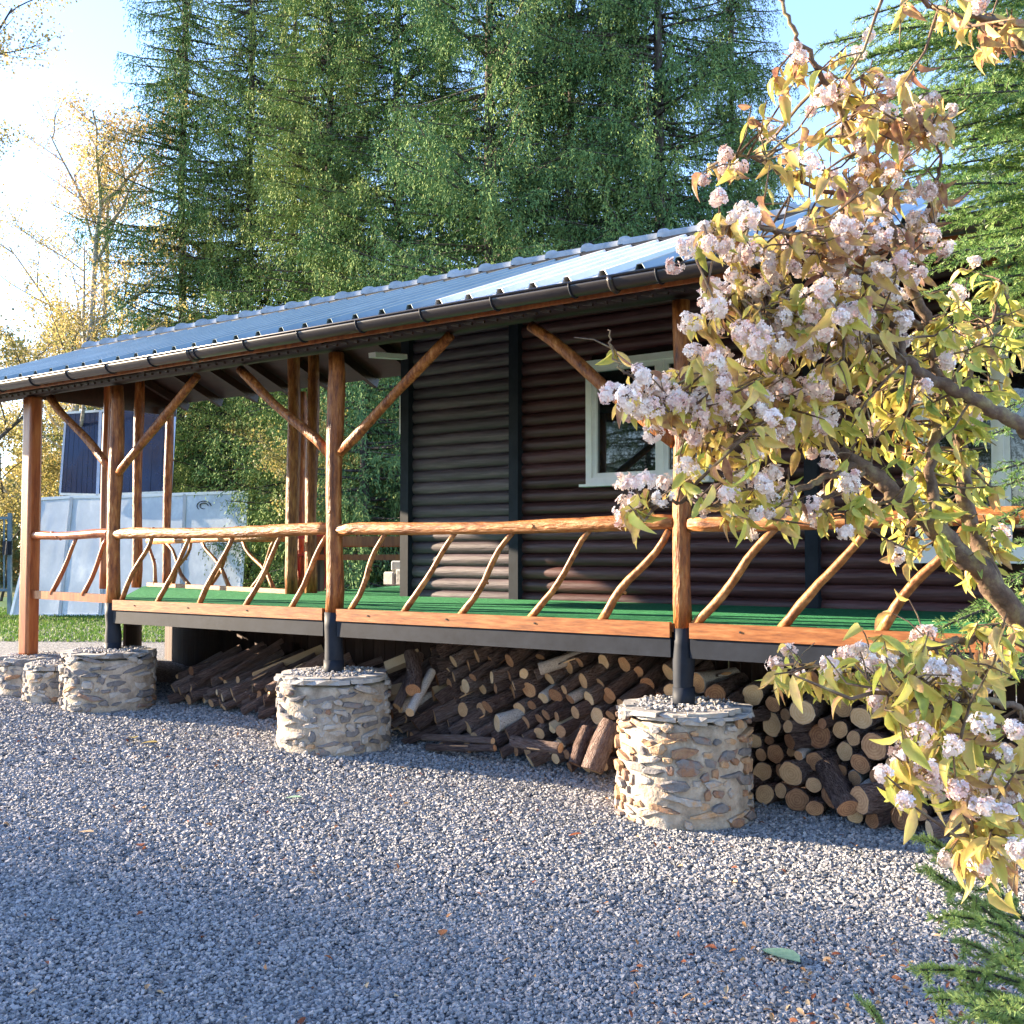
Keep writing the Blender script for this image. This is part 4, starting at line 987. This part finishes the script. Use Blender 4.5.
# ------------------------------------------------------------------ flowering shrub
def shrub():
    global RNG
    RNG=np.random.default_rng(77); rnd=random.Random(77)
    base=PZ(1075,900,3.0); base.z=0
    root=empty('flowering_shrub',tuple(base),'large viburnum with pink-white blossom clusters and yellow-green drooping leaves at the right','shrub')
    sk=[]; mb=MB()
    def stem(pts,r0,r1,n=9,sub=10):
        P=[PZ(*p) if len(p)==3 and p[2]>0 and p[0]>60 else Vector(p) for p in pts]
        # smooth
        Q=[]
        for i in range(len(P)-1):
            a=P[max(i-1,0)];b=P[i];c=P[i+1];d=P[min(i+2,len(P)-1)]
            for k in range(sub):
                t=k/sub; Q.append(.5*((2*b)+(c-a)*t+(2*a-5*b+4*c-d)*t*t+(3*b-a-3*c+d)*t**3)+Vector([rnd.gauss(0,.004) for _ in range(3)]))
        Q.append(P[-1]); m=len(Q); rs=[r0+(r1-r0)*i/(m-1) for i in range(m)]
        mb.tube(Q,rs,n,jit=.12); 
        for i,q in enumerate(Q): sk.append((q,rs[i]))
    Bz=(base.x,base.y,.0)
    def B0(dx=0,dy=0): return tuple(Vector(Bz)+Vector((dx,dy,-.1)))
    stem([(1090,1135,3.0),(1075,850,2.95),(1040,660,2.9),(990,585,2.85),(930,525,2.8),(885,483,2.8),(858,462,2.8),(820,440,2.8),(775,420,2.75),(720,400,2.7)],.045,.005,10)
    stem([(1110,1135,2.8),(1100,700,2.7),(1075,480,2.6),(1024,430,2.6),(965,395,2.6),(905,362,2.6),(860,325,2.6),(812,296,2.6),(770,290,2.6),(720,300,2.6)],.026,.004,9)
    stem([(1000,595,2.85),(975,540,2.95),(962,470,3.0),(955,400,3.0),(930,330,3.0),(900,260,2.95),(880,190,2.9),(840,110,2.85),(800,40,2.8),(775,-10,2.8)],.026,.004,8)
    stem([(945,538,2.8),(930,470,2.85),(940,400,2.9),(930,350,2.9),(900,300,2.9),(870,250,2.8),(850,200,2.75)],.017,.004,7)
    stem([(1040,660,2.9),(1010,640,2.8),(960,640,2.7),(905,655,2.65),(850,665,2.6),(800,665,2.6)],.014,.003,7)
    stem([(1060,800,2.9),(1030,720,2.6),(990,700,2.4),(940,705,2.35),(890,690,2.3)],.012,.003,7)
    stem([(1075,850,2.9),(1040,780,2.4),(1000,760,2.3),(960,750,2.25),(920,760,2.25),(900,790,2.2)],.012,.003,7)
    stem([(1075,850,2.9),(1050,820,2.3),(1015,800,2.2),(985,815,2.15),(975,840,2.1)],.010,.003,7)
    stem([(860,200,2.9),(810,185,2.85),(760,160,2.8),(725,152,2.8)],.008,.003,6)
    stem([(905,362,2.6),(880,300,2.65),(840,260,2.6),(790,235,2.55),(740,225,2.5),(712,228,2.5)],.012,.003,7)
    stem([(770,420,2.75),(730,430,2.7),(690,440,2.65),(650,400,2.6)],.008,.003,6)
    stem([(858,462,2.8),(820,480,2.75),(780,495,2.7),(730,505,2.65),(680,500,2.6),(650,505,2.6)],.011,.003,7)
    stem([(690,400,2.65),(655,385,2.62),(618,365,2.6),(608,330,2.6)],.006,.002,6)
    stem([(1110,700,2.7),(1090,300,2.6),(1060,120,2.55),(1010,30,2.5),(940,10,2.5),(890,-20,2.5)],.016,.004,7)
    stem([(900,260,2.9),(925,220,2.8),(940,170,2.7),(930,130,2.65)],.009,.003,6)
    stem([(868,467,2.8),(840,490,2.75),(815,505,2.7),(850,520,2.68)],.008,.003,6)
    stem([(955,400,3.0),(985,340,3.0),(1000,280,2.95)],.010,.003,6)
    SK=np.array([tuple(q) for q,r in sk])
    # clusters: cx,cy,rx,ry,Z,number,flower share, leaf tone (0 bronze .. 1 green)
    blobs=[(880,225,70,75,2.72,34,.5,.22),(800,290,90,60,2.65,40,.72,.35),(740,320,60,70,2.6,26,.72,.38),(830,340,80,60,2.68,34,.6,.45),
      (720,395,70,45,2.62,26,.72,.42),(645,395,38,24,2.6,12,.8,.4),(780,400,60,50,2.7,20,.5,.5),(735,465,55,45,2.65,20,.6,.5),(640,500,28,22,2.6,7,.8,.45),
      (860,400,70,60,2.85,26,.18,.62),(940,400,70,80,2.95,36,.10,.66),(980,320,50,60,2.95,18,.1,.66),(830,500,50,28,2.68,11,.5,.55),(760,500,40,25,2.66,8,.6,.5),
      (905,500,40,60,2.85,12,.15,.62),(975,520,40,60,2.9,12,.05,.66),(725,230,38,22,2.52,9,.55,.35),(905,110,48,30,2.68,14,.4,.28),(850,140,50,60,2.8,14,.3,.45),
      (760,160,50,15,2.8,7,.25,.35),(760,100,14,18,2.8,2,.2,.35),(835,75,45,30,2.8,8,.3,.4),(990,25,40,25,2.5,7,.2,.3),(935,5,30,12,2.5,2,.3,.3),
      (850,675,50,28,2.6,14,.35,.6),(905,660,45,35,2.5,14,.2,.6),(950,700,60,45,2.35,20,.3,.5),(990,640,35,35,2.6,8,.15,.5),(925,765,45,40,2.25,12,.45,.5),(990,770,45,50,2.2,18,.4,.4),
      (1005,830,25,35,2.15,8,.4,.4),(965,840,20,30,2.15,4,.4,.45),(612,350,6,14,2.6,1,0,.4),(780,665,15,20,2.6,3,.5,.5)]
    leaves=[];flow=[]
    def twig(a,b,r0=.004):
        if (b-a).length>.6: a=b+(a-b).normalized()*.6
        d=b-a; L=d.length; m=a.lerp(b,.5)+Vector((rnd.gauss(0,.06)*L,rnd.gauss(0,.06)*L,-.04*L+rnd.gauss(0,.07)*L)); 
        pts=[a,a.lerp(m,.5)+Vector((0,0,.02*L)),m,m.lerp(b,.55),b]; mb.tube(pts,[r0,r0*.85,r0*.7,r0*.55,.0013],5,cap=False); return pts
    for cx,cy,rx,ry,Z,n,fs,tone in blobs:
        for i in range(int(n*1.75)):
            while True:
                u,v=rnd.uniform(-1,1),rnd.uniform(-1,1)
                if u*u+v*v<1: break
            tip=PZ(cx+u*rx,cy+v*ry,Z+rnd.gauss(0,.16)); T_=np.array(tip)
            dd=np.linalg.norm(SK-T_,axis=1)+np.random.RandomState(i).rand(len(SK))*.08; a=Vector(SK[int(np.argmin(dd))])
            if (a-tip).length<.03: a=a+Vector((.02,.02,-.03))
            pts=twig(a,tip,.0022+.004*min(1,(tip-a).length/.4)); sk_d=(tip-pts[-2]).normalized()
            isf=rnd.random()<fs*.85
            if isf: flow.append((tip,sk_d,rnd.uniform(.016,.033),rnd.random()))
            # opposite leaf pairs along the last part
            nl=rnd.choice([3,3,4,5,6]) if not isf else rnd.choice([1,2,3,3])
            for q in range(nl):
                s=rnd.uniform(.45,1.0); k=s*4; k0=min(3,int(k)); p=pts[k0].lerp(pts[k0+1],k-k0)
                out=Vector((rnd.gauss(0,1),rnd.gauss(0,1),0)).normalized()
                dv=(out*rnd.uniform(.35,1.0)+sk_d*.35+Vector((0,0,-rnd.uniform(.3,1.5)))).normalized()
                leaves.append((p,dv,rnd.uniform(.038,.080)*(1.1 if cy>600 else 1),min(1,max(0,tone-.06+rnd.gauss(0,.2)))))
            if rnd.random()<.5:
                k=rnd.uniform(.3,.8)*4; k0=int(k); p=pts[k0].lerp(pts[k0+1],k-k0); q=p+Vector((rnd.gauss(0,.07),rnd.gauss(0,.07),rnd.gauss(-.01,.06))); q=p+(q-p).normalized()*min(.11,(q-p).length); mb.tube([p,p.lerp(q,.5)+Vector((0,0,.01)),q],[.0025,.002,.0012],4,cap=False)
                if rnd.random()<fs*.9: flow.append((q,(q-p).normalized(),rnd.uniform(.014,.026),rnd.random()))
                elif rnd.random()<.6: leaves.append((q,((q-p).normalized()+Vector((0,0,-.8))).normalized(),rnd.uniform(.04,.075),min(1,max(0,tone-.06+rnd.gauss(0,.2)))))
    mb.build('stems',MT['vbark'],None).parent=root
    root.children[0].matrix_parent_inverse=Matrix.Translation(-base)
    n=len(leaves); P=np.array([tuple(l[0]) for l in leaves]); D_=np.array([tuple(l[1]) for l in leaves]); S=np.array([l[2] for l in leaves]); tt=np.array([l[3] for l in leaves])
    nr=RNG.normal(size=(n,3))+np.array([-.5,-.3,.7]); Fr=frames(D_,nr)
    parts=[]
    for k in range(4):
        V_,F_=leaf_template(w=.31+.04*k,cup=.07+.07*k,curl=.12+.2*k); m=(np.arange(n)%4)==k
        parts.append(stamp(V_,F_,Fr[m],P[m],S[m],tt[m],tt=-.09*(np.abs(V_[:,0])>.03)+.05*(np.arange(len(V_))//3%2)+.03))
    V,Fc,t=merge(parts); o=npmesh('leaves',V,Fc,np.clip(t,0,1),MT['vleaf'],smooth=True); o.parent=root; o.matrix_parent_inverse=Matrix.Translation(-base)
    # flowers
    C=[];Dn=[];Sz=[];Tt=[]
    for c,dn,rad,tv in flow:
        m=int(16+rad*900); v=norm(RNG.normal(size=(m,3))+np.array(tuple(dn))*.7); rr=rad*RNG.uniform(.65,1.08,m)
        pos=np.array(tuple(c))+v*rr[:,None]; C.append(pos);Dn.append(norm(v+RNG.normal(scale=.35,size=v.shape)));Sz.append(RNG.uniform(.0065,.0095,m));Tt.append(np.clip(.35+.4*tv+RNG.normal(scale=.18,size=m),0,1))
    C=np.concatenate(C);Dn=np.concatenate(Dn);Sz=np.concatenate(Sz);Tt=np.concatenate(Tt)
    # five petalled floret with a short tube
    V=[];F_=[]
    for k in range(5):
        a=2*math.pi*k/5; ca,sa=math.cos(a),math.sin(a)
        b=len(V)
        for (rr,wd,z) in((.12,.08,0),(.62,.36,.18),(1.0,.22,.10)):
            for sx in(-1,1): V.append((ca*rr-sa*wd*sx,z,sa*rr+ca*wd*sx))
        F_+= [(b,b+1,b+3,b+2),(b+2,b+3,b+5,b+4)]
    b=len(V)
    for q in range(4):
        a=q*math.pi/2; V.append((.12*math.cos(a),.02,.12*math.sin(a))); V.append((.07*math.cos(a),-1.3,.07*math.sin(a)))
    for q in range(4): F_.append((b+2*q,b+2*((q+1)%4),b+2*((q+1)%4)+1,b+2*q+1))
    Fr=frames(Dn,RNG.normal(size=Dn.shape)); tv=np.array([0.]*30+[0,-.35]*4)
    V,Fc,t=stamp(np.array(V),np.array(F_),Fr,C,Sz,Tt,tt=tv); o=npmesh('blossoms',V,Fc,np.clip(t,0,1),MT['petal'],smooth=True); o.parent=root; o.matrix_parent_inverse=Matrix.Translation(-base)
shrub()
# ------------------------------------------------------------------ near spruce boughs on the right
def bough_needles(paths,step=.0035,nl=.017,nw=.0016,tb=.5,seed=1):
    """paths: list of (pts ndarray(k,3), tone) twigs"""
    rng=np.random.default_rng(seed); P=[];D=[];T=[]
    for pts,tone in paths:
        seg=np.linalg.norm(np.diff(pts,axis=0),axis=1); L=seg.sum(); n=int(L/step); 
        if n<3: continue
        cum=np.concatenate([[0],np.cumsum(seg)]); s=rng.uniform(0,L,n); 
        p=np.stack([np.interp(s,cum,pts[:,k]) for k in range(3)],-1); 
        i=np.clip(np.searchsorted(cum,s)-1,0,len(seg)-1); ax=norm(np.diff(pts,axis=0))[i]
        r=rng.normal(size=(n,3)); r=norm(r-ax*(r*ax).sum(1,keepdims=True)); 
        P.append(p);D.append(norm(r*.8+ax*.75+np.array([0,0,.18])));T.append(np.clip(tone+rng.normal(scale=.1,size=n)+.35*(s/L)**3,0,1))
    P=np.concatenate(P);D=np.concatenate(D);T=np.concatenate(T);n=len(P)
    Fr=frames(D,rng.normal(size=(n,3))); Tm=np.array([(-.5,0,0),(.5,0,0),(.25,1,0),(-.25,1,0)],float)
    sc_=np.stack([np.full(n,nw),nl*rng.uniform(.7,1.15,n),np.ones(n)],-1)
    return stamp(Tm,np.array([(0,1,2,3)]),Fr,P,sc_,T)
def bough(a,b,rnd,twl=.35,dens=.035,droop=.12,tone=.45,mb=None,r=.008,second=True):
    d=b-a; L=d.length; d=d.normalized(); N=14; main=[]
    for i in range(N+1):
        s=i/N; main.append(a+(b-a)*s+Vector((0,0,droop*L*math.sin(math.pi*s)*.6-.0)))
    mb.tube(main,[r*(1-.8*i/N)+.0012 for i in range(N+1)],6)
    out=[(np.array([tuple(q) for q in main]),tone)]
    hz=d.cross(Vector((0,0,1))).normalized()
    k=int(L/dens)
    for q in range(k):
        s=(q+.5)/k; i=min(N-1,int(s*N)); p=main[i].lerp(main[i+1],s*N-i); sg=1 if q%2 else -1
        l=twl*(1.05-s)**.8*rnd.uniform(.75,1.2)+.03; dr=(d*.75+hz*sg*rnd.uniform(.5,.95)+Vector((0,0,rnd.gauss(-.22,.2)))).normalized()
        pts=[p]; 
        for z in range(1,6): pts.append(p+dr*(l*z/5)+Vector((0,0,-.10*l*(z/5)**2+rnd.gauss(0,.004))))
        mb.tube(pts,[.003,.0026,.0022,.0018,.0014,.001],4,cap=False)
        tn=tone+rnd.gauss(0,.07); out.append((np.array([tuple(w_) for w_ in pts]),tn))
        if second and l>.11:
            hz2=dr.cross(Vector((0,0,1))).normalized(); m=int(l/.04)
            for c in range(m):
                ss=(c+.7)/(m+.5); pp=p+dr*(l*ss)+Vector((0,0,-.10*l*ss*ss)); l2=(l*.42*(1.1-ss)+.02)*rnd.uniform(.7,1.2); s2=1 if c%2 else -1
                d2=(dr*.8+hz2*s2*.7+Vector((0,0,rnd.gauss(-.1,.12)))).normalized()
                out.append((np.array([tuple(pp+d2*(l2*z/3)+Vector((0,0,-.1*l2*(z/3)**2))) for z in range(4)]),tn+.05))
    return out
def near_spruce():
    rnd=random.Random(5); bx=PZ(1330,555,4.9); base=Vector((bx.x,bx.y,0))
    root=empty('spruce_tree',tuple(base),'nearby spruce at the right edge reaching in with bright green boughs behind the blossoms','spruce')
    mb=MB(); mb.tube([base+Vector((0,0,z)) for z in(-.1,1.5,3,5,7,9,10.5)],[.16,.15,.135,.11,.08,.05,.01],10)
    P=[]
    tips=[(865,45,4.3),(845,75,4.5),(850,110,4.2),(870,140,4.5),(895,60,4.6),(930,30,4.2),(960,95,4.0),(900,180,4.3),(935,150,4.1),(985,60,4.1),(960,200,4.2),(925,235,4.4),(945,275,4.1),(985,240,4.0),(1000,300,4.1),(965,320,4.4),(1005,150,3.9),(890,110,4.9),(955,140,4.9),(1010,200,4.6),(990,345,4.4),
          (975,440,3.7),(985,475,3.6),(970,500,3.8),(985,530,3.6),(975,560,3.8),(1000,590,3.6),(905,645,3.5),(925,665,3.4),(955,690,3.5),(1000,410,3.9),(955,215,4.0),(965,255,3.8),(950,295,3.9),(985,285,3.7),(1000,330,3.8),(915,265,4.1),(1010,250,3.6),(940,190,3.8),(880,40,4.8),(868,85,4.9),(885,130,4.8),(900,20,4.6),(920,75,4.4),(930,120,4.3),(890,160,4.8),(960,20,4.4),(990,130,4.3),(970,170,4.3),(1005,95,3.8),(975,360,4.0)]
    for x,y,Z in tips:
        if y<400: x-=45 if y<200 else 25
        tip=PZ(x,y,Z); zt=min(9,tip.z+rnd.uniform(-.1,.35)); a=Vector((base.x,base.y,zt))
        d=(a-tip); st=tip+d*min(1,1.9/d.length)
        mb.tube([a,st],[.022,.010],6,cap=False)
        P+=bough(st,tip,rnd,twl=.36 if y<360 else .26,dens=.04,droop=.14,tone=.5 if y<400 else .45,mb=mb,r=.010)
    # rest of the crown above/right, outside the frame
    for k in range(26):
        z=rnd.uniform(1.2,8.5); an=rnd.uniform(-1.9,2.4); L=1.8*(1-z/11); a=base+Vector((0,0,z)); b=a+Vector((math.cos(an)*L,math.sin(an)*L,-.2))
        px=(b-CAM).dot(rt)/(b-CAM).dot(fw)*F+512
        if px<1060: continue
        P+=bough(a,b,rnd,twl=.4,dens=.1,droop=.1,tone=.42,mb=mb,r=.014,second=False)
    o=mb.build('trunk',MT['trunk']); o.parent=root; o.matrix_parent_inverse=Matrix.Translation(-base)
    V,Fc,t=bough_needles(P,step=.0026,nl=.020,nw=.0034,seed=3); o=npmesh('crown',V,Fc,t,MT['needle_near']); o.parent=root; o.matrix_parent_inverse=Matrix.Translation(-base)
near_spruce()
def sapling():
    rnd=random.Random(15); b0=PZ(1085,1060,2.5); base=Vector((b0.x,b0.y,0))
    root=empty('young_spruce',tuple(base),'small bright green young spruce in the bottom right corner','spruce')
    mb=MB(); mb.tube([base+Vector((0,0,z)) for z in(-.05,.4,.8,1.15)],[.03,.024,.015,.004],8); P=[]
    for x,y,Z,x2,y2,Z2 in[(930,840,2.35,1060,965,2.5),(925,868,2.45,1050,980,2.55),(945,915,2.25,1060,960,2.4),(920,970,2.3,1060,1000,2.4),(935,1000,2.2,1060,1030,2.35),(960,940,2.5,1070,1010,2.5),(985,900,2.6,1080,1010,2.6),(975,1010,2.1,1080,1060,2.3),(960,985,2.35,1080,1040,2.45),(1000,1000,2.0,1090,1050,2.2),(868,1005,2.6,900,1060,2.6),(1005,955,2.2,1080,1030,2.3)]:
        P+=bough(PZ(x2,y2,Z2),PZ(x,y,Z),rnd,twl=.13,dens=.042,droop=.10,tone=.95,mb=mb,r=.004,second=False)
        mb.tube([PZ(x2,y2,Z2),base+Vector((0,0,.45))],[.005,.008],5,cap=False)
    o=mb.build('trunk',MT['trunk']); o.parent=root; o.matrix_parent_inverse=Matrix.Translation(-base)
    V,Fc,t=bough_needles(P,step=.00045,nl=.017,nw=.0022,seed=4); o=npmesh('crown',V,Fc,t,MT['needle_near']); o.parent=root; o.matrix_parent_inverse=Matrix.Translation(-base)
sapling()

for o in bpy.data.objects:
    if 'label' in o and not 4<=len(o['label'].replace('-',' ').split())<=16: print('LONG',o.name,o['label'])
